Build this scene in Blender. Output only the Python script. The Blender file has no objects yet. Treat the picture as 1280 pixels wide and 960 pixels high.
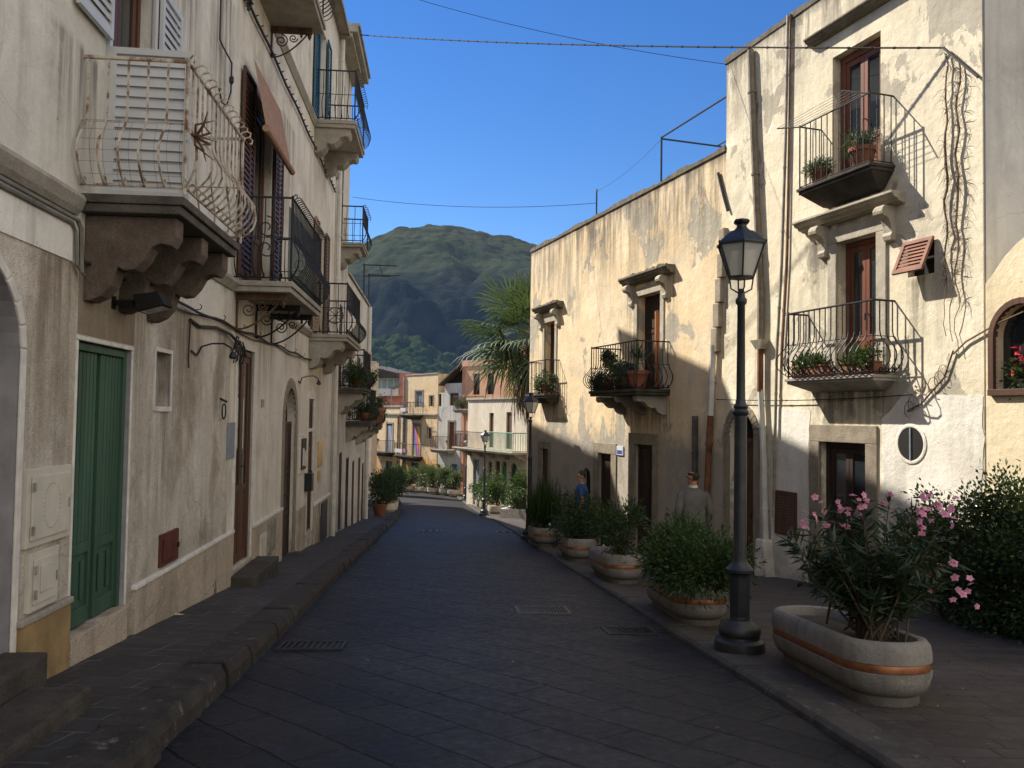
import bpy, bmesh, math, random
import numpy as np
from mathutils import Vector, Matrix, noise as mnoise
R=math.radians; PI=math.pi
random.seed(7); rng=np.random.default_rng(11)
scene=bpy.context.scene; COL=scene.collection
# ------------------------------------------------------------------ camera
FPX,PIT,ROL,CH=1060.,R(2.14),R(-.866),1.6
cam=bpy.data.cameras.new('camera'); camo=bpy.data.objects.new('camera',cam); COL.objects.link(camo)
cam.sensor_width=36; cam.lens=36*FPX/1280; cam.clip_end=6000; cam.clip_start=.05
M=Matrix.Rotation(PIT,3,'X')@Matrix.Rotation(ROL,3,'Y')@Matrix.Rotation(PI/2,3,'X')
camo.matrix_world=Matrix.Translation((0,0,CH))@M.to_4x4(); scene.camera=camo
# ------------------------------------------------------------------ world and sun
SUN_AZ,SUN_EL=R(35),R(43.4)          # ahead of due left
sd=Vector((-math.cos(SUN_AZ)*math.cos(SUN_EL),math.sin(SUN_AZ)*math.cos(SUN_EL),math.sin(SUN_EL)))
w=bpy.data.worlds.new('World'); scene.world=w; w.use_nodes=True
nt=w.node_tree; bg=nt.nodes['Background']; sky=nt.nodes.new('ShaderNodeTexSky')
sky.sky_type='NISHITA'; sky.sun_disc=False; sky.sun_elevation=SUN_EL
sky.sun_rotation=math.atan2(sd.x,sd.y); sky.air_density=1.0; sky.dust_density=.0; sky.ozone_density=4.0; sky.altitude=60
hs=nt.nodes.new('ShaderNodeHueSaturation'); hs.inputs['Saturation'].default_value=1.26; hs.inputs['Hue'].default_value=.51; nt.links.new(sky.outputs[0],hs.inputs['Color'])
# unseen bright cloud bank, added behind the camera to lift the shaded walls
tc=nt.nodes.new('ShaderNodeTexCoord'); sx=nt.nodes.new('ShaderNodeSeparateXYZ'); nt.links.new(tc.outputs['Generated'],sx.inputs[0])
mr=nt.nodes.new('ShaderNodeMapRange'); mr.interpolation_type='SMOOTHSTEP'; vd=nt.nodes.new('ShaderNodeVectorMath'); vd.operation='DOT_PRODUCT'; vd.inputs[1].default_value=(.62,-.78,0); nt.links.new(tc.outputs['Generated'],vd.inputs[0]); nt.links.new(vd.outputs['Value'],mr.inputs[0]); mr.inputs[1].default_value=.02; mr.inputs[2].default_value=.5
cn=nt.nodes.new('ShaderNodeTexNoise'); cn.inputs['Scale'].default_value=2.2; cn.inputs['Detail'].default_value=6; nt.links.new(tc.outputs['Generated'],cn.inputs['Vector'])
cr_=nt.nodes.new('ShaderNodeMapRange'); nt.links.new(cn.outputs[0],cr_.inputs[0]); cr_.inputs[1].default_value=.3; cr_.inputs[2].default_value=.6; cr_.inputs[3].default_value=.6
mu=nt.nodes.new('ShaderNodeMath'); mu.operation='MULTIPLY'; nt.links.new(mr.outputs[0],mu.inputs[0]); nt.links.new(cr_.outputs[0],mu.inputs[1])
bg2=nt.nodes.new('ShaderNodeBackground'); bg2.inputs[0].default_value=(1,.93,.83,1); bg2.inputs[1].default_value=.80
mxw=nt.nodes.new('ShaderNodeMixShader'); nt.links.new(hs.outputs[0],bg.inputs[0]); bg.inputs[1].default_value=.084
nt.links.new(mu.outputs[0],mxw.inputs[0]); nt.links.new(bg.outputs[0],mxw.inputs[1]); nt.links.new(bg2.outputs[0],mxw.inputs[2]); nt.links.new(mxw.outputs[0],nt.nodes['World Output'].inputs[0])
sun=bpy.data.lights.new('sun','SUN'); sun.energy=5.0; sun.angle=R(.55); sun.color=(1,.93,.82)
so=bpy.data.objects.new('sun',sun); COL.objects.link(so); so.rotation_euler=sd.to_track_quat('Z','Y').to_euler(); so.location=(-20,20,40)
scene.view_settings.view_transform='Standard'; scene.view_settings.look='None'; scene.view_settings.exposure=0
scene.cycles.film_exposure=1.8
scene.cycles.max_bounces=6; scene.cycles.transparent_max_bounces=24
# ------------------------------------------------------------------ facade frames (local x along the wall to the viewer's right, -y towards the street)
class Frame:
    def __init__(s,X,Y,a): s.X,s.Y,s.a=X,Y,a; s.tx,s.ty=math.cos(a),math.sin(a)
    def world(s,l,y=0,z=0): return Vector((s.X+s.tx*l-s.ty*y, s.Y+s.ty*l+s.tx*y, z))
LF=Frame(-3.38,6.54,PI/2+R(5.02)); RF=Frame(4.56,15.05,-PI/2+R(18.54))
# ------------------------------------------------------------------ mesh builder
class MB:
    def __init__(s): s.v=[]; s.f=[]; s.T=None
    def add(s,vs,fs):
        o=len(s.v)
        if s.T is not None: vs=[s.T@Vector(v) for v in vs]
        s.v+=[tuple(v) for v in vs]; s.f+=[tuple(i+o for i in f) for f in fs]; return s
    def box(s,x0,x1,y0,y1,z0,z1):
        return s.add([(x0,y0,z0),(x1,y0,z0),(x1,y1,z0),(x0,y1,z0),(x0,y0,z1),(x1,y0,z1),(x1,y1,z1),(x0,y1,z1)],
            [(0,3,2,1),(4,5,6,7),(0,1,5,4),(1,2,6,5),(2,3,7,6),(3,0,4,7)])
    def prism(s,prof,ax,a,b):
        n=len(prof)
        mk={'x':lambda p,t:(t,p[0],p[1]),'y':lambda p,t:(p[0],t,p[1]),'z':lambda p,t:(p[0],p[1],t)}[ax]
        vs=[mk(p,a) for p in prof]+[mk(p,b) for p in prof]
        return s.add(vs,[tuple(range(n)),tuple(range(2*n-1,n-1,-1))]+[(i,(i+1)%n,n+(i+1)%n,n+i) for i in range(n)])
    def tube(s,pts,r,n=6,closed=False):
        pts=[Vector(p) for p in pts]; m=len(pts); rs=r if isinstance(r,(list,tuple)) else [r]*m
        vs=[];fs=[];prev=None
        for i,p in enumerate(pts):
            a=pts[i-1] if (i>0 or closed) else p; b=pts[(i+1)%m] if (i<m-1 or closed) else p
            d=(b-a); d=d.normalized() if d.length>1e-9 else Vector((0,0,1))
            if prev is None:
                u=d.cross(Vector((0,0,1)));  u=u if u.length>.05 else d.cross(Vector((0,1,0)))
            else: u=prev-d*prev.dot(d); u=u if u.length>1e-4 else d.cross(Vector((.3,.5,.8)))
            u.normalize(); prev=u; w_=d.cross(u)
            for k in range(n):
                t=2*PI*k/n+PI/n; vs.append(p+(u*math.cos(t)+w_*math.sin(t))*rs[i])
        for i in range(m if closed else m-1):
            j=(i+1)%m
            for k in range(n): fs.append((i*n+k,i*n+(k+1)%n,j*n+(k+1)%n,j*n+k))
        if not closed: fs+= [tuple(range(n-1,-1,-1)),tuple(range((m-1)*n,m*n))]
        return s.add(vs,fs)
    def lathe(s,prof,n=16,c=(0,0,0),ang=0):
        vs=[];fs=[];m=len(prof)
        for r,z in prof:
            for k in range(n):
                t=2*PI*k/n+ang; vs.append((c[0]+r*math.cos(t),c[1]+r*math.sin(t),c[2]+z))
        for i in range(m-1):
            for k in range(n): fs.append((i*n+k,i*n+(k+1)%n,(i+1)*n+(k+1)%n,(i+1)*n+k))
        fs+=[tuple(range(n-1,-1,-1)),tuple(range((m-1)*n,m*n))]
        return s.add(vs,fs)
    def build(s,name,mat,parent=None,smooth=False,bevel=0,loc=None,fix=True):
        me=bpy.data.meshes.new(name); me.from_pydata(s.v,[],s.f); me.update()
        if fix or bevel:
            bm=bmesh.new(); bm.from_mesh(me)
            if fix: bmesh.ops.recalc_face_normals(bm,faces=bm.faces)
            if bevel:
                es=[e for e in bm.edges if len(e.link_faces)==2 and e.calc_face_angle(0)>.6]
                bmesh.ops.bevel(bm,geom=es,offset=bevel,segments=2,affect='EDGES',profile=.6)
            bm.to_mesh(me); bm.free()
        return link_mesh(name,me,mat,parent,smooth,loc)
def link_mesh(name,me,mat,parent=None,smooth=False,loc=None):
    if mat: me.materials.append(mat)
    if smooth:
        me.polygons.foreach_set('use_smooth',[True]*len(me.polygons)); me.set_sharp_from_angle(angle=R(42))
    o=bpy.data.objects.new(name,me); COL.objects.link(o)
    if parent: o.parent=parent
    if loc is not None: o.location=loc
    return o
def np_mesh(name,V,Fq,mat,parent=None,smooth=False,loc=None):
    V=np.asarray(V,np.float32); Fq=np.asarray(Fq,np.int32); k=Fq.shape[1]
    me=bpy.data.meshes.new(name); me.vertices.add(len(V)); me.vertices.foreach_set('co',V.ravel())
    me.loops.add(Fq.size); me.loops.foreach_set('vertex_index',Fq.ravel())
    me.polygons.add(len(Fq)); me.polygons.foreach_set('loop_start',np.arange(0,Fq.size,k,dtype=np.int32))
    me.update(calc_edges=True); me.validate()
    if mat: me.materials.append(mat)
    if smooth: me.polygons.foreach_set('use_smooth',[True]*len(me.polygons))
    o=bpy.data.objects.new(name,me); COL.objects.link(o)
    if parent: o.parent=parent
    if loc is not None: o.location=loc
    return o
def tag(o,label=None,cat=None,group=None,kind=None):
    for k,v in (('label',label),('category',cat),('group',group),('kind',kind)):
        if v: o[k]=v
    return o
def empty(name,loc,rz=0,label=None,cat=None,group=None):
    o=bpy.data.objects.new(name,None); COL.objects.link(o); o.location=loc; o.rotation_euler=(0,0,rz); o.empty_display_size=.2
    return tag(o,label,cat,group)
def copy_tree(o,parent=None):
    c=o.copy(); COL.objects.link(c)
    if parent: c.parent=parent
    for ch in list(o.children): copy_tree(ch,c)
    return c
def arc(cx,cz,r,a0,a1,n): return [(cx+r*math.cos(R(a0+(a1-a0)*i/n)),cz+r*math.sin(R(a0+(a1-a0)*i/n))) for i in range(n+1)]
def spiral(c,r0,r1,a0,turns,n,plane='yz'):
    out=[]
    for i in range(n+1):
        t=i/n; a=a0+turns*2*PI*t; r=r0+(r1-r0)*t; u,v=r*math.cos(a),r*math.sin(a)
        out.append((c[0],c[1]+u,c[2]+v) if plane=='yz' else (c[0]+u,c[1],c[2]+v))
    return out
# ------------------------------------------------------------------ materials
def new_mat(name):
    m=bpy.data.materials.new(name); m.use_nodes=True; nt=m.node_tree; return m,nt,nt.nodes['Principled BSDF']
def nd(nt,t,ins=None,**kw):
    n=nt.nodes.new('ShaderNode'+t)
    for k,v in kw.items(): setattr(n,k,v)
    for k,v in (ins or {}).items():
        if hasattr(v,'is_output'): nt.links.new(v,n.inputs[k])
        else: n.inputs[k].default_value=v
    return n
def c4(c): return (c[0],c[1],c[2],1)
def mixc(nt,f,a,b,mode='MIX'):
    n=nt.nodes.new('ShaderNodeMix'); n.data_type='RGBA'; n.blend_type=mode
    for i,v in ((0,f),(6,a),(7,b)):
        if hasattr(v,'is_output'): nt.links.new(v,n.inputs[i])
        else: n.inputs[i].default_value=(c4(v) if i and len(v)==3 else v)
    return n.outputs[2]
def ramp(nt,f,lo,hi,a=0,b=1):
    return nd(nt,'MapRange',{0:f,1:lo,2:hi,3:a,4:b},clamp=True).outputs[0]
def math_(nt,op,a,b=0.):
    return nd(nt,'Math',{0:a,1:b},operation=op).outputs[0]
def noise_(nt,co,scale,detail=4,rough=.55,dist=0):
    return nd(nt,'TexNoise',{'Vector':co,'Scale':scale,'Detail':detail,'Roughness':rough,'Distortion':dist}).outputs['Fac']
def mapping(nt,co,scale=(1,1,1),rot=(0,0,0),loc=(0,0,0)):
    return nd(nt,'Mapping',{'Vector':co,'Scale':scale,'Rotation':rot,'Location':loc}).outputs[0]
def simple(name,col,rough=.6,metal=0,var=.25,scale=6,bump=.1,bscale=40,spec=.4,streak=False):
    m,nt,b=new_mat(name); co=nd(nt,'TexCoord').outputs['Object']
    if streak: co2=mapping(nt,co,(1,1,.12))
    else: co2=co
    n=noise_(nt,co2,scale,5)
    c=mixc(nt,ramp(nt,n,.3,.7),[x*(1-var) for x in col],[min(1,x*(1+var)) for x in col])
    nt.links.new(c,b.inputs['Base Color']); b.inputs['Roughness'].default_value=rough; b.inputs['Metallic'].default_value=metal
    b.inputs['Specular IOR Level'].default_value=spec
    if bump:
        bn=nd(nt,'Bump',{'Height':noise_(nt,co,bscale,4),'Strength':bump,'Distance':.01}); nt.links.new(bn.outputs[0],b.inputs['Normal'])
    return m
def plaster(name,base,alt,patch,grime=(.10,.085,.07),pt=.60,streak=.5,top=None,bot=None,seed=0,rough_bump=.35,fine=70,speck=0,pscale=.8,topw=1.7,low=None,pe=.018,mottle=.55,drips=()):
    m,nt,b=new_mat(name); co0=nd(nt,'TexCoord').outputs['Object']; co=mapping(nt,co0,loc=(seed*7.3,seed*3.1,seed*5.7))
    big=noise_(nt,co,.55,6,.6); c=mixc(nt,ramp(nt,big,.35,.68),base,alt)
    med=noise_(nt,co,2.6,7,.65); c=mixc(nt,ramp(nt,med,.3,.75,0,.45),c,[x*.72 for x in base])
    lite=noise_(nt,mapping(nt,co,loc=(3,9,4)),1.3,8,.7); c=mixc(nt,ramp(nt,lite,.56,.66,0,.4),c,[min(1,x*1.14) for x in alt])
    w1=noise_(nt,mapping(nt,co,(1,1,.8),loc=(21,4,9)),1.15,9,.68,.6); c=mixc(nt,ramp(nt,w1,.50,.68,0,mottle),c,mixc(nt,med,[x*.85 for x in patch],[min(1,x*1.35) for x in patch]))
    w2=noise_(nt,mapping(nt,co,loc=(31,14,2)),.9,9,.7,.4); c=mixc(nt,ramp(nt,w2,.54,.66,0,mottle*.9),c,[min(1,x*1.10+.02) for x in alt])
    sp=noise_(nt,co,38,3,.6); c=mixc(nt,ramp(nt,sp,.60,.72,0,.35),c,[x*.55 for x in base])
    pit=nd(nt,'TexVoronoi',{'Vector':co,'Scale':3.1},feature='F1').outputs['Distance']; c=mixc(nt,ramp(nt,pit,.045,.02,0,.8),c,[x*.3 for x in patch])
    p=noise_(nt,mapping(nt,co,(1,1,.75),loc=(11,2,5)),pscale,9,.62,.35); pf=ramp(nt,p,pt,pt+pe)
    pcol=mixc(nt,noise_(nt,co,5,6),[x*.75 for x in patch],[x*1.2 for x in patch])
    c=mixc(nt,math_(nt,'MULTIPLY',pf,.88),c,pcol)
    st=noise_(nt,mapping(nt,co,(2.6,2.6,.22)),1.6,6,.6); stf=ramp(nt,st,.5,.78,0,streak); c=mixc(nt,stf,c,grime)
    z=nd(nt,'SeparateXYZ',{0:co0}).outputs[2]
    if drips:
        xx=nd(nt,'SeparateXYZ',{0:co0}).outputs[0]; dn=noise_(nt,mapping(nt,co,(6,6,.35),loc=(8,3,6)),1.4,6,.65); wob=math_(nt,'MULTIPLY',math_(nt,'SUBTRACT',med,.5),.5); acc=None
        for x0,x1,zt,ln in drips:
            xw=math_(nt,'ADD',xx,wob); q=math_(nt,'MULTIPLY',ramp(nt,xw,x0-.12,x0+.12),ramp(nt,xw,x1+.12,x1-.12)); q=math_(nt,'MULTIPLY',q,math_(nt,'MULTIPLY',ramp(nt,z,zt-ln,zt-.1),ramp(nt,z,zt+.05,zt-.02)))
            acc=q if acc is None else math_(nt,'MAXIMUM',acc,q)
        c=mixc(nt,math_(nt,'MULTIPLY',math_(nt,'MULTIPLY',acc,ramp(nt,dn,.40,.60)),.75),c,[x*.9 for x in grime])
    if top is not None:
        st2=noise_(nt,mapping(nt,co,(2.8,2.8,.30),loc=(5,5,1)),1.5,8,.72); wide=noise_(nt,mapping(nt,co,loc=(2,7,3)),.45,3)
        tz=ramp(nt,math_(nt,'ADD',z,math_(nt,'MULTIPLY',math_(nt,'SUBTRACT',wide,.5),3.2)),top-topw,top-.15)
        tf=math_(nt,'MULTIPLY',tz,ramp(nt,st2,.41,.57)); c=mixc(nt,math_(nt,'MULTIPLY',tf,.90),c,mixc(nt,med,(.075,.066,.052),(.20,.175,.135)))
        ed=ramp(nt,z,top-.28,top-.04); c=mixc(nt,math_(nt,'MULTIPLY',ed,ramp(nt,med,.3,.55,.25,.9)),c,(.13,.11,.085))
    if low:
        lz=ramp(nt,math_(nt,'ADD',z,math_(nt,'MULTIPLY',math_(nt,'SUBTRACT',med,.5),1.6)),low[0]+.25,low[0]-.25); c=mixc(nt,math_(nt,'MULTIPLY',lz,.85),c,mixc(nt,big,[x*.7 for x in low[1]],[x*1.15 for x in low[1]]))
    if bot is not None:
        bz=ramp(nt,z,bot+1.1,bot+.05); c=mixc(nt,math_(nt,'MULTIPLY',bz,ramp(nt,med,.35,.6,.15,.75)),c,[x*.55 for x in patch])
    if speck:
        v=nd(nt,'TexVoronoi',{'Vector':co,'Scale':75}).outputs['Distance']; c=mixc(nt,ramp(nt,v,.32,.2,0,speck),c,(.09,.075,.06))
    cr=nd(nt,'TexVoronoi',{'Vector':mixc(nt,.18,co,nd(nt,'TexNoise',{'Vector':co,'Scale':2.,'Detail':6}).outputs['Color']),'Scale':.9},feature='DISTANCE_TO_EDGE').outputs[0]
    crm=math_(nt,'MULTIPLY',ramp(nt,cr,.007,.001),ramp(nt,big,.46,.58)); c=mixc(nt,math_(nt,'MULTIPLY',crm,.22),c,grime)
    nt.links.new(c,b.inputs['Base Color']); b.inputs['Roughness'].default_value=.93; b.inputs['Specular IOR Level'].default_value=.15
    h=math_(nt,'ADD',math_(nt,'MULTIPLY',noise_(nt,co,fine,5,.7),.35),math_(nt,'MULTIPLY',med,1.2))
    h=math_(nt,'ADD',h,math_(nt,'MULTIPLY',noise_(nt,co,9,5,.6),.7)); h=math_(nt,'SUBTRACT',h,math_(nt,'MULTIPLY',pf,.35)); h=math_(nt,'SUBTRACT',h,math_(nt,'MULTIPLY',crm,.12))
    bn=nd(nt,'Bump',{'Height':h,'Strength':rough_bump,'Distance':.05}); nt.links.new(bn.outputs[0],b.inputs['Normal'])
    return m
def stone_mat(name,c1,c2,scale=3,bump=.5,rough=.9,spots=.0,streak=0):
    m,nt,b=new_mat(name); co=nd(nt,'TexCoord').outputs['Object']
    n=noise_(nt,co,scale,8,.65); c=mixc(nt,ramp(nt,n,.32,.68),c1,c2)
    f=noise_(nt,co,scale*14,4); c=mixc(nt,ramp(nt,f,.5,.72,0,.5),c,[x*.55 for x in c1])
    if streak:
        c=mixc(nt,ramp(nt,noise_(nt,mapping(nt,co,(7,7,.8)),1.3,6,.65),.48,.70,0,streak),c,[x*.42 for x in c1]); zz=nd(nt,'SeparateXYZ',{0:co}).outputs[2]; c=mixc(nt,math_(nt,'MULTIPLY',ramp(nt,zz,.20,.02),ramp(nt,n,.3,.6,.3,.9)),c,[x*.40 for x in c1])
        c=mixc(nt,ramp(nt,noise_(nt,co,3.3,8,.75),.62,.66,0,.6),c,[min(1,x*1.5) for x in c2])
    if spots: c=mixc(nt,ramp(nt,noise_(nt,co,scale*1.7,8,.7),.6,.66,0,spots),c,(.42,.40,.36))
    nt.links.new(c,b.inputs['Base Color']); b.inputs['Roughness'].default_value=rough; b.inputs['Specular IOR Level'].default_value=.25
    h=math_(nt,'ADD',n,math_(nt,'MULTIPLY',f,.3)); bn=nd(nt,'Bump',{'Height':h,'Strength':bump,'Distance':.03}); nt.links.new(bn.outputs[0],b.inputs['Normal'])
    return m
def paving(name,bw,rh,rot,c1,c2,cm,mort=.012,rough=.55,bump=.6,dist=.03,spec=.5,tone=.35,bias=0.,fine=1.):
    m,nt,b=new_mat(name); co=nd(nt,'TexCoord').outputs['Object']
    nz=nd(nt,'TexNoise',{'Vector':co,'Scale':3.5,'Detail':5}).outputs['Color']
    off=nd(nt,'VectorMath',{0:nz,1:(.5,.5,.5)},operation='SUBTRACT').outputs[0]
    off=nd(nt,'VectorMath',{0:off,'Scale':dist*2},operation='SCALE').outputs[0]
    v=nd(nt,'VectorMath',{0:co,1:off},operation='ADD').outputs[0]; v=mapping(nt,v,rot=(0,0,rot))
    br=nd(nt,'TexBrick',{'Vector':v,'Color1':(0,0,0,1),'Color2':(1,1,1,1),'Mortar':(.5,.5,.5,1),'Scale':1.,'Mortar Size':mort,'Mortar Smooth':.5,'Bias':bias,'Brick Width':bw,'Row Height':rh},offset=.5,squash=1.25,squash_frequency=3)
    c=mixc(nt,br.outputs['Color'],c1,c2)
    big=noise_(nt,co,.8,6,.6); c=mixc(nt,ramp(nt,big,.35,.7,0,tone),c,[x*.5 for x in c1])
    med=noise_(nt,co,14,6,.7); c=mixc(nt,ramp(nt,med,.5,.75,0,.5),c,[min(1,x*1.9) for x in c2])
    lw=noise_(nt,mapping(nt,co,loc=(9,4,0)),.38,7,.7); c=mixc(nt,ramp(nt,lw,.52,.64,0,.55),c,[min(1,x*1.55) for x in c2])
    mo=math_(nt,'MULTIPLY',br.outputs['Fac'],ramp(nt,noise_(nt,co,2.1,4),.40,.58,.05,1)); c=mixc(nt,mo,c,cm)
    nt.links.new(c,b.inputs['Base Color']); b.inputs['Specular IOR Level'].default_value=spec
    nt.links.new(ramp(nt,med,.3,.7,rough-.12,rough+.2),b.inputs['Roughness'])
    h=math_(nt,'ADD',math_(nt,'MULTIPLY',br.outputs['Fac'],-1.3),math_(nt,'MULTIPLY',noise_(nt,co,2.4,3),1.1)); h=math_(nt,'ADD',h,math_(nt,'MULTIPLY',med,.22*fine))
    h=math_(nt,'ADD',h,math_(nt,'MULTIPLY',nd(nt,'SeparateXYZ',{0:br.outputs['Color']}).outputs[0],.35))
    bn=nd(nt,'Bump',{'Height':h,'Strength':bump,'Distance':.02}); nt.links.new(bn.outputs[0],b.inputs['Normal'])
    return m
def leaf_mat(name,c1,c2,trans=.25,rough=.45):
    m,nt,b=new_mat(name); g=nd(nt,'NewGeometry'); r=g.outputs['Random Per Island']
    co=nd(nt,'TexCoord').outputs['Object']
    c=mixc(nt,r,c1,c2); c=mixc(nt,ramp(nt,noise_(nt,co,2.2,3),.35,.65,0,.5),c,[x*.55 for x in c1])
    nt.links.new(c,b.inputs['Base Color']); b.inputs['Roughness'].default_value=rough; b.inputs['Specular IOR Level'].default_value=.35
    t=nd(nt,'BsdfTranslucent',{0:mixc(nt,.5,c,(.14,.22,.03))}); mx=nd(nt,'MixShader',{0:trans,1:b.outputs[0],2:t.outputs[0]})
    nt.links.new(mx.outputs[0],nt.nodes['Material Output'].inputs[0]); return m
def glass_mat(name,tint=(.02,.025,.03),mixv=.12,rough=.03):
    m,nt,b=new_mat(name); b.inputs['Base Color'].default_value=c4(tint); b.inputs['Roughness'].default_value=rough; b.inputs['Specular IOR Level'].default_value=.8
    tr=nd(nt,'BsdfTransparent'); mx=nd(nt,'MixShader',{0:1-mixv,1:tr.outputs[0],2:b.outputs[0]}); nt.links.new(mx.outputs[0],nt.nodes['Material Output'].inputs[0]); return m
X={}
X['iron']=simple('wrought_iron',(.022,.022,.024),.5,.3,.4,12,.1)
X['ironrust']=simple('rusty_iron',(.10,.055,.035),.8,.1,.5,9,.3)
X['whiteiron']=None
X['lamp']=simple('lamp_paint',(.030,.033,.037),.42,.25,.3,8,.08)
X['green']=simple('green_paint',(.035,.085,.055),.6,0,.3,4,.2,30,streak=True)
X['brown']=simple('brown_wood',(.085,.038,.022),.55,0,.35,5,.2,30,streak=True)
X['redbrown']=simple('redbrown_wood',(.16,.055,.03),.45,0,.3,5,.15,30,streak=True)
X['darkwood']=simple('dark_wood',(.035,.02,.014),.6,0,.4,5,.25,30,streak=True)
X['oldwood']=simple('weathered_wood',(.12,.075,.045),.7,0,.4,6,.3,25,streak=True)
X['whitealu']=simple('white_aluminium',(.52,.53,.54),.4,0,.08,3,.02)
X['whitepaint']=simple('white_paint',(.62,.60,.56),.8,0,.18,7,.25,25)
X['greypaint']=simple('grey_paint',(.30,.29,.31),.85,0,.2,5,.25,25)
X['cream']=simple('cream_enamel',(.52,.49,.42),.6,0,.12,4,.1)
X['black']=simple('black_plastic',(.012,.012,.013),.4,0,.2,5,.0)
X['cable']=simple('cable_rubber',(.025,.023,.02),.7,0,.3,8,.0)
X['greycable']=simple('grey_conduit',(.16,.15,.13),.7,0,.25,8,.0)
X['copper']=simple('copper_strip',(.40,.17,.085),.45,.8,.25,9,.12,25)
X['brass']=simple('brass_plate',(.55,.36,.10),.3,.8,.2,5,.02)
X['terracotta']=simple('terracotta',(.22,.085,.045),.85,0,.25,6,.2)
X['soil']=simple('potting_soil',(.045,.035,.02),.95,0,.4,9,.8,30)
X['glass']=glass_mat('window_glass',mixv=.10); X['lampglass']=glass_mat('lantern_glass',(.5,.5,.47),.22,.15)
X['curtain']=simple('lace_curtain',(.62,.64,.68),.9,0,.12,9,.2,60)
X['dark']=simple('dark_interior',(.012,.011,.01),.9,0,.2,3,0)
X['hatchred']=simple('red_metal',(.10,.026,.02),.6,.1,.3,7,.15)
X['bluegrey']=simple('bluegrey_plaque',(.20,.23,.26),.6,0,.15,6,.05)
X['bluepaint']=simple('blue_paint',(.03,.10,.15),.5,0,.3,5,.15,30,streak=True)
X['whitepipe']=simple('white_pipe',(.55,.54,.50),.55,0,.15,4,.1,20)
X['greypipe']=simple('galvanised_pipe',(.28,.26,.22),.55,.2,.35,5,.15,20)
X['rustpipe']=simple('rusted_clay_pipe',(.16,.07,.035),.85,0,.5,6,.4,15)
X['lava']=stone_mat('dark_lava_stone',(.035,.031,.027),(.085,.075,.062),3,.8,.9)
X['kerb']=stone_mat('lava_kerb_stone',(.022,.020,.019),(.055,.048,.042),4,.7,.8,.25)
X['kerb2']=stone_mat('worn_kerb_stone',(.05,.045,.04),(.10,.088,.07),4,.6,.8,.2)
X['stone']=stone_mat('carved_limestone',(.33,.29,.22),(.50,.45,.36),4,.8,.92)
X['tufa']=stone_mat('brown_tufa_stone',(.21,.175,.13),(.33,.28,.21),4,.7,.95)
X['slab']=stone_mat('balcony_slab_stone',(.26,.235,.20),(.40,.37,.32),3,.5,.92)
X['mossy']=stone_mat('mossy_cornice',(.12,.105,.08),(.24,.21,.16),6,.9,.95)
X['concrete']=stone_mat('planter_concrete',(.20,.185,.165),(.28,.26,.23),5,.45,.9,streak=.35)
# ================================================================== the setting
def sm(a,b,t):
    t=min(1,max(0,(t-a)/(b-a))); return t*t*(3-2*t)
def g(Y):                                            # street level falls away from the camera, then flattens
    if Y<40: return -.08*Y
    t=min(Y,66)-40; return -3.2-.08*t+.08*.9*t*t/52
def bend(Y): return -.9*max(0,(Y-30)/28)**2
def kL(Y): return -1.565-.088*Y+bend(Y)
def kR(Y): return 2.592-.088*Y+bend(Y)
def kRt(Y): return .09
SW_L,SW_R=.15,.06
M_road=paving('lava_flagstones',.78,.40,R(47),(.0075,.0070,.0068),(.0225,.0208,.0196),(.0028,.0026,.0025),.016,.55,.9,.022,.30,.6)
M_walk=paving('pavement_tiles',.48,.26,R(5),(.034,.031,.029),(.050,.046,.043),(.11,.104,.094),.012,.7,.45,.012,.3,.3)
M_piazza=paving('piazza_pavers',.42,.19,R(3),(.050,.041,.037),(.078,.062,.053),(.032,.029,.026),.008,.72,.5,.012,.3,.45)
def sheet(name,fa,fb,fz,Ys,nx,mat,amp=.0):
    V=[];F=[]
    for Y in Ys:
        a,b=fa(Y),fb(Y)
        for i in range(nx+1):
            x=a+(b-a)*i/nx; V.append((x,Y,fz(x,Y)+ (amp*mnoise.noise((x*1.7,Y*1.7,0)) if amp else 0)))
    for j in range(len(Ys)-1):
        for i in range(nx): k=j*(nx+1)+i; F.append((k,k+1,k+nx+2,k+nx+1))
    return tag(np_mesh(name,V,F,mat,smooth=True),kind='structure')
Ysn=[-14+.25*i for i in range(0,200)]+[36+.8*i for i in range(0,64)]
def roadz(x,Y):
    c=(kL(Y)+kR(Y))/2; return g(Y)+.03*(1-((x-c)/2.1)**2)*(1 if abs(x-c)<2.1 else 0)
sheet('road',lambda Y:kL(Y)-.05-(25*sm(55.5,57,Y)),lambda Y:kR(Y)+.05,roadz,Ysn,26,M_road,.012)
Yw=[y for y in Ysn if y<56.6]
sheet('pavement',lambda Y:-16+kL(Y)*.2,lambda Y:kL(Y)-.2,lambda x,Y:g(Y)+SW_L,Yw,14,M_walk,.008)
sheet('piazza',lambda Y:kR(Y)+.2,lambda Y:30,lambda x,Y:g(Y)+SW_R,Ysn,40,M_piazza,.008)
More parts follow.
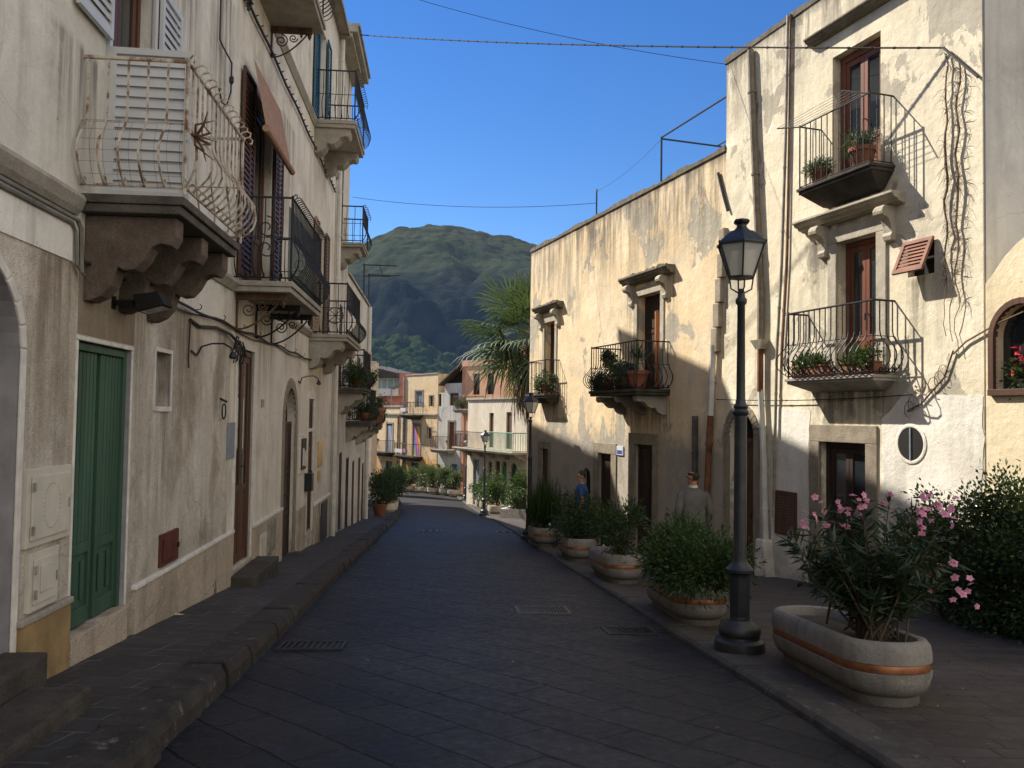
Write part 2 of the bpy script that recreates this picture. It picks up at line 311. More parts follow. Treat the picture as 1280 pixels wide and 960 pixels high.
def kerb(fx,side,wd,hgt,ya,yb,mat,name,jit):
    mb=MB(); y=ya; rr=random.Random(5)
    while y<yb:
        L=rr.uniform(.75,1.25); y2=min(yb,y+L); e=.012
        o=rr.uniform(-jit,jit); zt=hgt+rr.uniform(-jit,jit)*.6
        n=3; vs=[];fs=[]
        for k in range(n+1):
            Y=y+e+(y2-y-2*e)*k/n; x=fx(Y)+o*side
            j1,j2=rr.uniform(-jit,jit)*.5,rr.uniform(-jit,jit)*.4
            a,b=x+j1,x+side*wd
            vs+=[(a-side*.01,Y,g(Y)-.06),(a,Y,g(Y)+zt*.55),(a+side*.035,Y,g(Y)+zt+j2),(b,Y,g(Y)+zt+.004),(b,Y,g(Y)-.06)]
        for k in range(n):
            for q in range(4): a=k*5+q; fs.append((a,a+1,a+6,a+5))
        fs+=[(0,4,3,2,1),tuple(n*5+q for q in range(5))]
        mb.add(vs,fs); y=y2
    return tag(mb.build(name,mat,bevel=.008),kind='structure')
kerb(kL,-1,.34,SW_L+.025,-3,56,X['kerb'],'kerb',.02)
kerb(kR,1,.30,SW_R+.006,-3,66,X['kerb2'],'kerb',.008)
# the plain around the town, out to the horizon
Mg=simple('plain_earth',(.10,.10,.07),.95,0,.3,.02,0)
mb=MB(); V=[];F=[]; xs=[-2500,-600,-60,-20,0,20,60,600,2500]; ys=[-2500,-300,-40,-15,0,15,30,45,60,80,200,600,4000]
for y in ys:
    for x in xs: V.append((x,y,(g(max(-15,min(y,70)))-.35) if abs(x)<=60 and -40<y<=80 else (g(max(-15,min(y,70)))-.5)))
n=len(xs); F=[(j*n+i,j*n+i+1,(j+1)*n+i+1,(j+1)*n+i) for j in range(len(ys)-1) for i in range(n-1)]
tag(np_mesh('ground',V,F,Mg),kind='structure')
# ---- the hill behind the town
def hill_mat(name,tones,cliff,scale):
    m,nt,b=new_mat(name); ge=nd(nt,'NewGeometry'); co=ge.outputs['Position']
    n=noise_(nt,co,.012,8,.6); c=mixc(nt,ramp(nt,n,.35,.65),tones[0],tones[1])
    f=noise_(nt,co,scale,6,.7); c=mixc(nt,ramp(nt,f,.42,.66,0,.85),c,tones[2])
    st=noise_(nt,mapping(nt,co,(.35,.35,3.2)),.06,6,.6); c=mixc(nt,ramp(nt,st,.55,.68,0,.5),c,tones[3])
    if cliff:
        nz=nd(nt,'SeparateXYZ',{0:ge.outputs['True Normal']}).outputs[2]
        rk=mixc(nt,noise_(nt,mapping(nt,co,(1,1,.3)),.09,7,.65),(.016,.016,.020),(.042,.034,.034))
        pz=nd(nt,'SeparateXYZ',{0:co}).outputs[2]; zz=math_(nt,'ADD',pz,math_(nt,'MULTIPLY',f,14)); band=math_(nt,'MULTIPLY',ramp(nt,zz,20,30),ramp(nt,zz,86,70)); c=mixc(nt,math_(nt,'MULTIPLY',band,.72),c,(.006,.009,.012))  # dark height band puts the cliff's shade into its colour
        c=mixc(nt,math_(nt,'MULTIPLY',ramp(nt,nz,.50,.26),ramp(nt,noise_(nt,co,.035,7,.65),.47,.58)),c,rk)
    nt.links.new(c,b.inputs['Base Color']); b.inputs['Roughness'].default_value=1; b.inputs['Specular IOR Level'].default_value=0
    b.inputs['Emission Color'].default_value=(.11,.22,.46,1); b.inputs['Emission Strength'].default_value=.068   # faint blue glow put into the surface, imitating haze in the air
    bn=nd(nt,'Bump',{'Height':noise_(nt,co,scale*2.5,5,.7),'Strength':.8,'Distance':1.2}); nt.links.new(bn.outputs[0],b.inputs['Normal']); return m
def interp(t,tab):
    xs_,ys_=zip(*tab); return np.interp(t,xs_,ys_)
def cellbump(Xa,Ya,cell,seed):
    r=np.random.default_rng(seed); n=4096; jx=r.random(n); jy=r.random(n); hh=r.random(n); best=np.zeros_like(Xa)
    ix=np.floor(Xa/cell).astype(int); iy=np.floor(Ya/cell).astype(int)
    for dx in (-1,0,1):
        for dy in (-1,0,1):
            k=((ix+dx)*73856093 ^ (iy+dy)*19349663)%n
            px_=(ix+dx+jx[k])*cell; py_=(iy+dy+jy[k])*cell; rad=cell*(.45+.4*hh[k])
            d2=((Xa-px_)**2+(Ya-py_)**2)/rad**2; best=np.maximum(best,np.sqrt(np.clip(1-d2,0,1))*(.5+.6*hh[k]))
    return best
def fbm(Xa,Ya,s,octv,seed):
    out=np.zeros_like(Xa); amp=1.; r=np.random.default_rng(seed); tot=0
    for o in range(octv):
        G=r.random((64,64)); u=Xa*s; v=Ya*s; iu=np.floor(u).astype(int); iv=np.floor(v).astype(int); fu=u-iu; fv=v-iv
        fu=fu*fu*(3-2*fu); fv=fv*fv*(3-2*fv); q=lambda a,b:G[a%64,b%64]
        out+=amp*((q(iu,iv)*(1-fu)+q(iu+1,iv)*fu)*(1-fv)+(q(iu,iv+1)*(1-fu)+q(iu+1,iv+1)*fu)*fv); tot+=amp; amp*=.5; s*=2.03
    return out/tot-.5
def grid_mesh(name,xs,ys,zf,mat):
    Xa,Ya=np.meshgrid(xs,ys); Z=zf(Xa,Ya); V=np.stack([Xa,Ya,Z],-1).reshape(-1,3); n=len(xs)
    a=(np.arange(len(ys)-1)[:,None]*n+np.arange(n-1)[None,:]).ravel(); F=np.stack([a,a+1,a+n+1,a+n],1)
    return np_mesh(name,V,F,mat,smooth=True)
RIDGE=[(-1.2,.02),(-.5,.05),(-.35,.085),(-.25,.125),(-.19,.158),(-.174,.174),(-.151,.195),(-.132,.208),(-.113,.2165),(-.09,.2205),(-.066,.219),(-.038,.211),(0,.204),(.026,.197),(.08,.182),(.2,.14),(.4,.07),(.8,.02)]
def hill_z(Xa,Ya):
    u=Xa/620.; top=interp(u,RIDGE)*620+1.6
    led=interp(u,[(-1,.02),(-.4,.07),(-.24,.118),(-.16,.150),(-.1,.153),(-.03,.158),(.03,.150),(.15,.12),(.5,.03)])*390
    w=fbm(Xa,Ya,.02,4,3)*26
    Yc=Ya+w
    foot=interp(u,[(-1,.01),(-.3,.05),(-.15,.064),(-.05,.058),(.05,.04),(.3,.02)])*340
    z=np.where(Yc<342,foot*np.clip((Yc-230)/112,0,1)**.8,0)
    z=np.where((Yc>=342)&(Yc<385),foot+(led-foot)*np.clip((Yc-342)/43,0,1)**.75,z)
    t=np.clip((Yc-385)/(620-385),0,1); dome=led+(top-led)*(1-(1-t)**1.55)
    z=np.where(Yc>=385,dome,z); z=np.where(Ya>620,top*np.clip(1-((Ya-620)/420)**2,0,1),z)
    gul=np.abs(fbm(Xa+Ya*.25,Ya*.3,.013,3,8)); z=z-np.where(Yc>330,np.clip(.13-gul,0,1)*70*np.clip((640-Ya)/150,0,1),0)
    z=z+fbm(Xa,Ya,.05,4,4)*7*np.clip((640-Ya)/120,0.12,1)
    shr=cellbump(Xa,Ya,5.5,21)*2.6+cellbump(Xa,Ya,11,22)*3.6*np.clip(fbm(Xa,Ya,.018,3,9)*5+.6,0,1)
    return z-5+shr*np.clip((700-Ya)/200,.15,1)*np.where(Yc>385,.6,1.15)+2.6
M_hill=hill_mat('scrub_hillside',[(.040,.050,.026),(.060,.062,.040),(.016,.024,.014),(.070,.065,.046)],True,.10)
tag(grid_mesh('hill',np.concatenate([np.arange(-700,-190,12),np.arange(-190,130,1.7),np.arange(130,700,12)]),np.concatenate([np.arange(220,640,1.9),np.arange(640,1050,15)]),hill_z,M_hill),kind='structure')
def forest_z(Xa,Ya):
    u=Xa/300.; top=interp(u,[(-1.2,.03),(-.5,.07),(-.3,.088),(-.18,.094),(-.115,.094),(-.075,.077),(-.045,.060),(-.01,.045),(.05,.030),(.4,.02)])*300
    t=np.clip((Ya-150)/145,0,1); z=top*(t**1.0)+fbm(Xa,Ya,.03,3,14)*7*t; z=np.where(Ya>300,z-(Ya-300)*.9,z)
    return z-5+cellbump(Xa,Ya,5.2,31)*3.3+cellbump(Xa,Ya,2.4,32)*1.5+fbm(Xa,Ya,.5,2,6)*.8
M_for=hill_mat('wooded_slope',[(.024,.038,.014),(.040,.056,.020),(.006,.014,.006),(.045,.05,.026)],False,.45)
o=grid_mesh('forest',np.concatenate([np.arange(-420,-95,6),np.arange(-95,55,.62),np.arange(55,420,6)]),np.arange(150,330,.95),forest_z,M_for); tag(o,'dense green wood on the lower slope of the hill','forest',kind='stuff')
# ================================================================== building kit
class House:
    def __init__(s,name,label,cat,fr,l0,l1,zb):
        s.fr,s.l0,s.l1,s.zb=fr,l0,l1,zb; s.o=empty(name,fr.world(l0,0,zb),fr.a,label,cat)
    def part(s,name,mb,mat,parent=None,smooth=False,bevel=0,label=None):
        p=parent or s.o; o=mb.build(name,mat,p,smooth,bevel,loc=None if parent else (-s.l0,0,-s.zb))
        if label: o['label']=label
        return o
def wall_mesh(mb,x0,x1,zb,zt,ops,D=5,top=None,roof=True):
    """front skin in y=0 with real openings and reveals, sides, back and roof"""
    ops=[dict(zip(('a','b','c','d','dep','rise'),tuple(o)+(0,)*(6-len(o)))) for o in ops]
    xs=sorted(set([x0,x1]+[o['a'] for o in ops]+[o['b'] for o in ops])); zs=sorted(set([zb,zt]+[o['c'] for o in ops]+[o['d'] for o in ops]))
    for i in range(len(xs)-1):
        for j in range(len(zs)-1):
            mx,mz=(xs[i]+xs[i+1])/2,(zs[j]+zs[j+1])/2
            if any(o['a']<mx<o['b'] and o['c']<mz<o['d'] for o in ops): continue
            mb.add([(xs[i],0,zs[j]),(xs[i+1],0,zs[j]),(xs[i+1],0,zs[j+1]),(xs[i],0,zs[j+1])],[(0,1,2,3)])
    for o in ops:
        a,b,c,d,dep,ri=(o[k] for k in ('a','b','c','d','dep','rise'))
        if ri:
            pts=[((a+b)/2+(b-a)/2*math.cos(t),d-ri+ri*math.sin(t)) for t in [PI*k/16 for k in range(17)]]
            for side,ps,cx in ((1,pts[:9],b),(0,pts[8:],a)):
                for k in range(len(ps)-1): mb.add([(cx,0,d),(ps[k][0],0,ps[k][1]),(ps[k+1][0],0,ps[k+1][1])],[(0,1,2)])
            path=[(b,c)]+pts+[(a,c)]
        else: path=[(b,c),(b,d),(a,d),(a,c)]
        for k in range(len(path)-1):
            (p,q),(r_,s_)=path[k],path[k+1]; mb.add([(p,0,q),(r_,0,s_),(r_,dep,s_),(p,dep,q)],[(0,1,2,3)])
        mb.add([(a,0,c),(b,0,c),(b,dep,c),(a,dep,c)],[(0,1,2,3)])
    for x in (x0,x1): mb.add([(x,0,zb),(x,D,zb),(x,D,zt),(x,0,zt)],[(0,1,2,3)])
    mb.add([(x0,D,zb),(x1,D,zb),(x1,D,zt),(x0,D,zt)],[(0,1,2,3)])
    if roof: mb.add([(x0,0,zt),(x1,0,zt),(x1,D,zt),(x0,D,zt)],[(0,1,2,3)])
    return mb
def rough_cap(h,x0,x1,zt,mat,amp=.05,d=.35,out=.02,hgt=.06,name='parapet_coping'):
    mb=MB(); n=int((x1-x0)/.16); rr=random.Random(int(x0*10)); vs=[];fs=[]
    for i in range(n+1):
        x=x0+(x1-x0)*i/n; z=zt+hgt+amp*(mnoise.noise((x*1.1,3.3,0))+.5*mnoise.noise((x*4,1.3,0))); o=out+.012*mnoise.noise((x*3,9,0))
        vs+=[(x,-o,zt-.05),(x,-o-.008,z-.02),(x,.02,z),(x,d,z-.01),(x,d,zt-.05)]
    for i in range(n):
        for q in range(4): a=i*5+q; fs.append((a,a+1,a+6,a+5))
    fs+=[(0,1,2,3,4),tuple(n*5+q for q in (4,3,2,1,0))]
    mb.add(vs,fs); return h.part(name,mb,mat,smooth=True)
def door(h,x0,x1,z0,z1,y,mat,style='plank',leaves=2,name='door',parent=None,framemat=None,fw=.07,handle=True,label=None,curtain=False,mid=.34,openleaf=False,gap=0):
    f=MB()
    f.box(x0,x0+fw,y-.02,y+.06,z0,z1).box(x1-fw,x1,y-.02,y+.06,z0,z1).box(x0+fw,x1-fw,y-.02,y+.06,z1-fw,z1)
    fo=h.part(name,f,framemat or mat,parent,bevel=.006,label=label)
    W=(x1-x0-2*fw)/leaves
    for k in range(leaves):
        a=x0+fw+k*W+.004+(gap if k==1 else 0); b=x0+fw+k*W+W-.004-(gap if k==0 else 0); zt=z1-fw-.004; zb=z0+.012; mb=MB()
        if style=='plank':
            zp=zb+(zt-zb)*mid; n=max(2,int((b-a)/.085)); pw=(b-a-.1)/n
            mb.box(a,a+.05,y+.006,y+.045,zb,zt).box(b-.05,b,y+.006,y+.045,zb,zt)
            for i in range(n): mb.box(a+.05+i*pw+.007,a+.05+(i+1)*pw-.007,y+.010,y+.04,zp,zt)
            mb.box(a+.05,b-.05,y+.030,y+.042,zb,zt-.001)
            mb.box(a+.05,b-.05,y+.008,y+.0255,zb,zb+.14).box(a+.05,b-.05,y+.008,y+.0255,zp-.09,zp-.001)
            for q in range(2):
                w_=(b-a-.1)/2; xx=a+.05+q*w_; mb.box(xx+.07,xx+w_-.05,y+.012,y+.0255,zb+.2,zp-.15)
            if k==0 and not gap: mb.box(b-.012,b+.05,y-.012,y+.005,zb,zt)
            lo=h.part('leaf',mb,mat,fo,bevel=.004)
        elif style=='panel':
            mb.box(a,b,y+.02,y+.05,zb,zt)
            mb.box(a,a+.07,y,y+.0195,zb,zt).box(b-.07,b,y,y+.0195,zb,zt)
            hs=[zb,zb+(zt-zb)*.3,zb+(zt-zb)*.62,zt-.09]
            for z in hs: mb.box(a+.07,b-.07,y,y+.0195,z,z+.09)
            for i in range(3): mb.box(a+.1,b-.1,y+.008,y+.0195,hs[i]+.12,hs[i+1]-.03)
            lo=h.part('leaf',mb,mat,fo,bevel=.004)
        else:                                            # glazed
            zp=zb+(zt-zb)*mid
            mb.box(a,a+.075,y,y+.045,zb,zt).box(b-.075,b,y,y+.045,zb,zt).box(a+.075,b-.075,y,y+.045,zb,zb+.11).box(a+.075,b-.075,y,y+.045,zt-.085,zt).box(a+.075,b-.075,y,y+.045,zp,zp+.09)
            mb.box(a+.075,b-.075,y+.014,y+.035,zb+.11,zp)
            lo=h.part('leaf',mb,mat,fo,bevel=.004)
            h.part('pane',MB().box(a+.075,b-.075,y+.018,y+.022,zp+.09,zt-.085),X['glass'],fo)
            if curtain:
                c=MB(); n=14; vs=[];fs=[]
                for i in range(n+1):
                    xx=a+.06+(b-a-.12)*i/n; yy=y+.045+.012*math.sin(i*1.9); vs+=[(xx,yy,zp),(xx,yy,zt-.05)]
                for i in range(n): fs.append((2*i,2*i+2,2*i+3,2*i+1))
                h.part('curtain',c.add(vs,fs),X['curtain'],fo,smooth=True)
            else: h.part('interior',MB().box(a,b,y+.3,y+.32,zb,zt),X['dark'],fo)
    if handle:
        c=x0+fw+W+(0 if leaves==2 else W/2-.14-W/2); zz=z0+(z1-z0)*.45
        h.part('handle',MB().tube([(c+.045,y+.005,zz),(c+.045,y-.055,zz),(c+.045,y-.06,zz-.1)],.011,6),X['iron'],fo)
    return fo
def shutter(h,x0,x1,z0,z1,y,mat,parent=None,name='shutter',n=None,T=None,label=None):
    mb=MB(); mb.T=T; fw=.055; n=n or int((z1-z0)/.06)
    mb.box(x0,x0+fw,y-.018,y+.018,z0,z1).box(x1-fw,x1,y-.018,y+.018,z0,z1).box(x0+fw,x1-fw,y-.018,y+.018,z0,z0+fw).box(x0+fw,x1-fw,y-.018,y+.018,z1-fw,z1)
    sp=(z1-z0-2*fw)/n
    for i in range(n):
        z=z0+fw+i*sp; mb.add([(x0+fw,y-.014,z),(x1-fw,y-.014,z),(x1-fw,y+.012,z+sp*1.1),(x0+fw,y+.012,z+sp*1.1),(x0+fw,y-.006,z),(x1-fw,y-.006,z),(x1-fw,y+.017,z+sp*1.1),(x0+fw,y+.017,z+sp*1.1)],
            [(0,1,2,3),(7,6,5,4),(0,4,5,1),(3,2,6,7)])
    return h.part(name,mb,mat,parent,label=label)
S_CORBEL=[(0,0),(-1,0),(-1,-.22),(-.94,-.33),(-.83,-.31),(-.73,-.36),(-.66,-.5),(-.56,-.62),(-.44,-.64),(-.37,-.6),(-.34,-.68),(-.30,-.82),(-.2,-.94),(-.08,-1),(0,-1)]
def corbel(h,x,wd,d,z,hg,mat,parent): 
    return h.part('corbel',MB().prism([(p[0]*d,z+p[1]*hg) for p in S_CORBEL],'x',x-wd/2,x+wd/2),mat,parent,bevel=.012)
def iron_bracket(h,x,d,z,hg,mat,parent):
    mb=MB(); mb.box(x-.035,x+.035,-d,0,z-.09,z-.001)
    mb.tube([(x,-.02,z-.09),(x,-.02,z-hg)],.016,6)
    cur=[(x,-.02-(d-.1)*t,z-hg+(hg-.1)*t**1.8) for t in [i/10 for i in range(11)]]; mb.tube(cur,.014,6)
    mb.tube(spiral((x,-.17,z-.22),.11,.02,PI*.5,1.7,26),.011,5); mb.tube(spiral((x,-.36,z-.17),.07,.015,PI,1.5,20),.010,5)
    mb.lathe([(.01,-.10),(.03,-.06),(.035,-.03),(.02,0)],8,(x,-d+.04,z-.09)); mb.lathe([(.008,-.07),(.022,-.04),(.02,0)],8,(x,-d+.17,z-.09))
    return h.part('bracket',mb,mat,parent)
BELLY=[(0,.02),(.05,.10),(.12,.17),(.20,.205),(.28,.195),(.36,.14),(.43,.07),(.50,.02),(.58,0),(.8,0),(1,0)]
def railing(h,x0,x1,z,d,hgt,mat,parent,style='belly',sp=.12,r=.009,belly=1.,scroll=False,topscroll=False,sides=(1,1),mesh_band=False,square=False,y0=0,flat=None):
    prof=BELLY if style=='belly' else [(0,0),(1,0)]
    mb=MB(); P=[]
    def run(a,b,nrm,inc0=True,inc1=True):
        L=math.hypot(b[0]-a[0],b[1]-a[1]); n=max(1,round(L/sp))
        for i in range(n+1):
            if (i==0 and not inc0) or (i==n and not inc1): continue
            t=i/n; P.append((a[0]+(b[0]-a[0])*t,a[1]+(b[1]-a[1])*t,nrm))
    if sides[0]: run((x0,y0-.04),(x0,-d),(-1,0),True,False)
    run((x0,-d),(x1,-d),(0,-1))
    if sides[1]: run((x1,-d),(x1,y0-.04),(1,0),False,True)
    for px_,py_,nr in P:
        if (abs(px_-x0)<1e-6 or abs(px_-x1)<1e-6) and abs(py_+d)<1e-6: nr=((-1 if abs(px_-x0)<1e-6 else 1)*.7,-.7)
        pts=[(px_+nr[0]*o*belly,py_+nr[1]*o*belly,z+.06+(hgt-.06)*f) for f,o in prof]
        if scroll and style=='belly':
            b0=pts[0]; cur=[]
            for k in range(8): a=-PI/2-k*.75; rr_=.03; cur.append((b0[0]+nr[0]*(rr_*math.cos(a)+.0),b0[1]+nr[1]*rr_*math.cos(a),b0[2]+.03+rr_*math.sin(a)))
            pts=cur[::-1]+pts
        mb.tube(pts,r,4)
        if topscroll and nr[1]!=0:
            mb.tube([(px_+nr[0]*q,py_+nr[1]*q,z+hgt+w_) for q,w_ in [(0,-.02),(.03,.02),(.075,.035),(.11,.015),(.105,-.02),(.08,-.028)]],r*.8,4)
    path=([(x0,y0,0)] if sides[0] else [])+[(x0,-d,0),(x1,-d,0)]+([(x1,y0,0)] if sides[1] else [])
    mb.tube([(p[0],p[1],z+hgt) for p in path],r*1.7,6); mb.tube([(p[0],p[1],z+.06) for p in path],r*1.2,6)
    if style=='belly':
        o=.205*belly; q=[(x0-(o if sides[0] else 0),y0),(x0-(o if sides[0] else 0),-d-o),(x1+(o if sides[1] else 0),-d-o),(x1+(o if sides[1] else 0),y0)]
        mb.tube([(a,b,z+.06+(hgt-.06)*.5) for a,b in [(p[0],p[1]) for p in path]],r*.9,4)
    for cx in (x0,x1): mb.tube([(cx,-d,z),(cx,-d,z+hgt+.03)],r*1.5,6)
    return h.part('railing',mb,mat,parent)
def slab(h,x0,x1,z,d,t,mat,lower=True,name='balcony',inset=.08,lowh=.14,parent=None):
    mb=MB(); mb.box(x0-.02,x1+.02,-d-.03,.02,z-t*.5,z)
    mb.box(x0,x1,-d,.02,z-t,z-t*.5-.001)
    if lower: mb.add([(x0+.02,0.02,z-t-.001),(x1-.02,.02,z-t-.001),(x1-.02,-d+.02,z-t-.001),(x0+.02,-d+.02,z-t-.001),(x0+inset,.02,z-t-lowh),(x1-inset,.02,z-t-lowh),(x1-inset,-d+inset*1.6,z-t-lowh),(x0+inset,-d+inset*1.6,z-t-lowh)],
        [(0,1,2,3),(4,5,6,7),(0,1,5,4),(1,2,6,5),(2,3,7,6),(3,0,4,7)])
    return h.part(name,mb,mat,parent,bevel=.012)
def cornice(h,x0,x1,z,d,mat,consoles=(),cmat=None,hg=.2,name='cornice',moss=False):
    pr=[(0.02,z),(-d,z),(-d,z-hg*.22),(-d*.86,z-hg*.30),(-d*.80,z-hg*.52),(-d*.55,z-hg*.62),(-d*.5,z-hg*.82),(-d*.25,z-hg*.9),(-d*.2,z-hg),(.02,z-hg)]
    mb=MB().prism(pr,'x',x0,x1)
    if moss:
        rr=random.Random(3); 
        for i in range(26):
            a=rr.uniform(x0+.05,x1-.05); s_=rr.uniform(.03,.08); y=-rr.uniform(.05,d-.04)
            mb.lathe([(s_,-.02),(s_*.8,s_*.4),(s_*.3,s_*.75)],6,(a,y,z),rr.random())
    co=h.part(name,mb,mat,bevel=.006)
    for cx in consoles:
        w_=.085; c=MB()
        c.prism([(0.01,z-hg),(-d*.85,z-hg),(-d*.92,z-hg-.05),(-d*.9,z-hg-.12),(-d*.72,z-hg-.17),(-d*.5,z-hg-.19),(-d*.36,z-hg-.28),(-d*.30,z-hg-.38),(-d*.38,z-hg-.43),(-d*.30,z-hg-.49),(0.01,z-hg-.52)],'x',cx-w_,cx+w_)
        c.T=Matrix.Translation((cx,-d*.70,z-hg-.085))@Matrix.Rotation(PI/2,4,'Y'); c.lathe([(.085,-w_-.012),(.085,w_+.012)],12)
        h.part('console',c,cmat or mat,co,bevel=.008)
    return co
def surround(h,x0,x1,z0,z1,wd,out,mat,name='stone_surround',top=None,rise=0,key=False):
    mb=MB(); t=top or wd
    if not rise:
        mb.box(x0-wd,x0,-out,.03,z0,z1).box(x1,x1+wd,-out,.03,z0,z1).box(x0-wd,x1+wd,-out-.004,.03,z1,z1+t)
    else:
        mb.box(x0-wd,x0,-out,.03,z0,z1-rise).box(x1,x1+wd,-out,.03,z0,z1-rise)
        cx=(x0+x1)/2; ra=(x1-x0)/2; n=14
        for k in range(n):
            a,b=PI*k/n+.008,PI*(k+1)/n-.008; q=[]
            for rr_,kz in ((0,0),(wd,wd)):
                for an in (a,b): q.append((cx+(ra+rr_)*math.cos(an),z1-rise+(rise+kz)*math.sin(an)))
            pr=[q[0],q[1],q[3],q[2]]; mb.prism(pr,'y',-out,.03)
        if key: mb.box(cx-.09,cx+.09,-out-.05,.02,z1-.02,z1+wd+.06)
    return h.part(name,mb,mat,bevel=.01)
def pipe(h,pts,r,mat,name='drainpipe',clamps=True,n=8,parent=None,label=None):
    mb=MB().tube(pts,r,n)
    if clamps:
        for i in range(len(pts)-1):
            a,b=Vector(pts[i]),Vector(pts[i+1]); L=(b-a).length
            for k in range(int(L/1.1)):
                c=a.lerp(b,(k+.5)/max(1,int(L/1.1))); d=(b-a).normalized(); mb.tube([c-d*.02,c+d*.02],r*1.25,n)
    return h.part(name,mb,mat,parent,smooth=True,label=label)
# ================================================================== right-hand houses
P_r3=plaster('pale_yellow_plaster',(.72,.63,.45),(.82,.75,.58),(.42,.38,.30),pt=.55,streak=.25,top=8.62,pscale=.9,mottle=.75,bot=-1.1,drips=((1.1,3.0,2.15,1.2),(1.5,3.0,5.1,.8),(3.2,3.8,3.6,1.3),(1.1,1.7,4.5,1.6),(-.4,0,2.9,2)),seed=1,topw=1.5,low=(-.1,(.52,.48,.41)))
P_r2=plaster('ochre_plaster',(.76,.58,.35),(.83,.69,.49),(.40,.37,.30),pt=.575,streak=.22,top=6.9,mottle=.6,bot=-1.6,drips=((-6,-3.5,2.0,1.5),(-11.6,-10,2.1,1.4),(-5.8,-5.4,4.7,1.8),(-3.7,-3.3,4.7,2.0),(-11.9,-11.6,4.7,1.6)),seed=2,topw=2.4,low=(1.15,(.36,.325,.28)))
P_wing=plaster('cream_wing_plaster',(.74,.62,.41),(.80,.70,.52),(.5,.45,.36),pt=.66,streak=.25,top=None,bot=-.7,seed=3)
P_side=plaster('whitewashed_side_wall',(.55,.53,.50),(.60,.585,.55),(.33,.32,.30),pt=.70,streak=.3,seed=4,rough_bump=.2)
X['patchwhite']=plaster('white_patch_plaster',(.76,.71,.61),(.82,.78,.70),(.5,.46,.38),pt=.70,streak=.35,seed=6,bot=-1.05)
# ---- three-storey house
h=House('townhouse','tall three storey house in patchy pale yellow plaster on the right, two iron balconies','house',RF,-1.4,4.52,-2.2)
H3=h
mb=MB(); wall_mesh(mb,-1.4,4.52,-2.2,8.6,[(1.67,2.73,5.33,7.44,.24),(1.79,2.66,2.29,4.41,.24),(1.38,2.43,-1.2,1.26,.2),(-1.24,-.42,-1.3,1.72,.35,.41),(.22,.81,-.37,.38,.07),(3.25,3.73,3.64,4.12,.12)],D=7)
# round window: ring of plaster filling a square hole is avoided by a shallow dark bull's-eye set in a stone ring
h.part('wall',mb,P_r3)
h.part('side_wall',MB().box(4.523,4.545,.02,7,-2,8.58),P_side)
rough_cap(h,-1.45,4.56,8.6,X['mossy'],amp=.06,d=.4)
# plaster repairs standing proud of the wall
def patchp(h,pts,z,mat,out=.006,seed=0,n=60):
    """irregular plaster patch: outline through pts with a ragged edge"""
    out_=[]; m=len(pts)
    for i in range(m):
        a,b=pts[i],pts[(i+1)%m]; L=math.hypot(b[0]-a[0],b[1]-a[1]); k=max(2,int(L/.12))
        for j in range(k):
            t=j/k; x=a[0]+(b[0]-a[0])*t; zz=a[1]+(b[1]-a[1])*t; q=.05*mnoise.noise((x*4+seed,zz*4,seed)); q2=.05*mnoise.noise((x*4,zz*4+seed,seed+9)); out_.append((x+q,zz+q2))
    return h.part('plaster_patch',MB().prism(out_,'y',-out,.02),mat)
patchp(h,[(2.75,.2),(4.45,.2),(4.5,1.0),(4.5,1.95),(3.2,2.0),(2.75,1.62)],0,X['patchwhite'],seed=3)
patchp(h,[(2.67,-1.4),(4.5,-1.4),(4.5,.19),(2.67,.19)],0,X['patchwhite'],out=.004,seed=4)
patchp(h,[(.05,-1.4),(1.1,-1.4),(1.1,1.2),(1.15,1.75),(.25,1.8),(.1,.6)],0,X['patchwhite'],out=.005,seed=5)
# top door and balcony
door(h,1.69,2.71,5.34,7.42,.16,X['redbrown'],'glazed',2,'door',fw=.10,mid=.30,label='red brown glazed door of the top balcony')
cornice(h,1.15,3.3,7.93,.17,X['mossy'],hg=.13)
sl=slab(h,1.38,3.0,5.33,.43,.10,X['lava'],lower=True,lowh=.22,inset=.2)
railing(h,1.40,2.98,5.30,.42,1.05,X['iron'],sl,'straight',sp=.135,r=.008)
mb=MB(); mb.tube([(1.42,-.42,6.34),(1.25,-.75,6.33)],.012,5).tube([(2.96,-.42,6.34),(2.78,-.75,6.40)],.012,5); 
for k in range(5): 
    t=.15+.2*k; mb.tube([(1.42-.17*t,-.42-.33*t,6.345),(2.96-.18*t,-.42-.33*t,6.36+.03*t)],.0035,4)
h.part('clothes_line',mb,X['greycable'],sl)
# middle door with stone frame, consoles, belly balcony
surround(h,1.79,2.66,2.3,4.41,.20,.035,X['stone'],'stone_surround',top=.24)
cornice(h,.98,3.22,4.89,.26,X['stone'],(1.50,2.95),X['stone'],hg=.17)
door(h,1.80,2.65,2.3,4.40,.17,X['redbrown'],'glazed',2,fw=.07,mid=.26,curtain=True,label='red brown glazed door with white lace curtains')
sl=slab(h,1.05,3.02,2.27,.40,.09,X['slab'],lower=True,lowh=.13,inset=.22)
railing(h,1.07,3.0,2.25,.38,1.09,X['iron'],sl,'belly',sp=.128,r=.0095,belly=1.0,scroll=True,topscroll=False)
# louvred vent shutter tilted open, basement shutter
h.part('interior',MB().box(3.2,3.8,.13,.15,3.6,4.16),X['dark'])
T=Matrix.Translation((0,-.03,4.13))@Matrix.Rotation(R(-24),4,'X')@Matrix.Translation((0,0,-4.13))
shutter(h,3.22,3.76,3.62,4.13,-.01,simple('faded_red_shutter',(.20,.085,.05),.75,0,.3,6,.2),n=7,T=T,label='faded red louvred shutter tilted open')
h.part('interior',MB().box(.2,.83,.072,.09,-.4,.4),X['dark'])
shutter(h,.22,.81,-.37,.38,-.012,X['brown'],n=14,label='small brown louvred basement shutter')
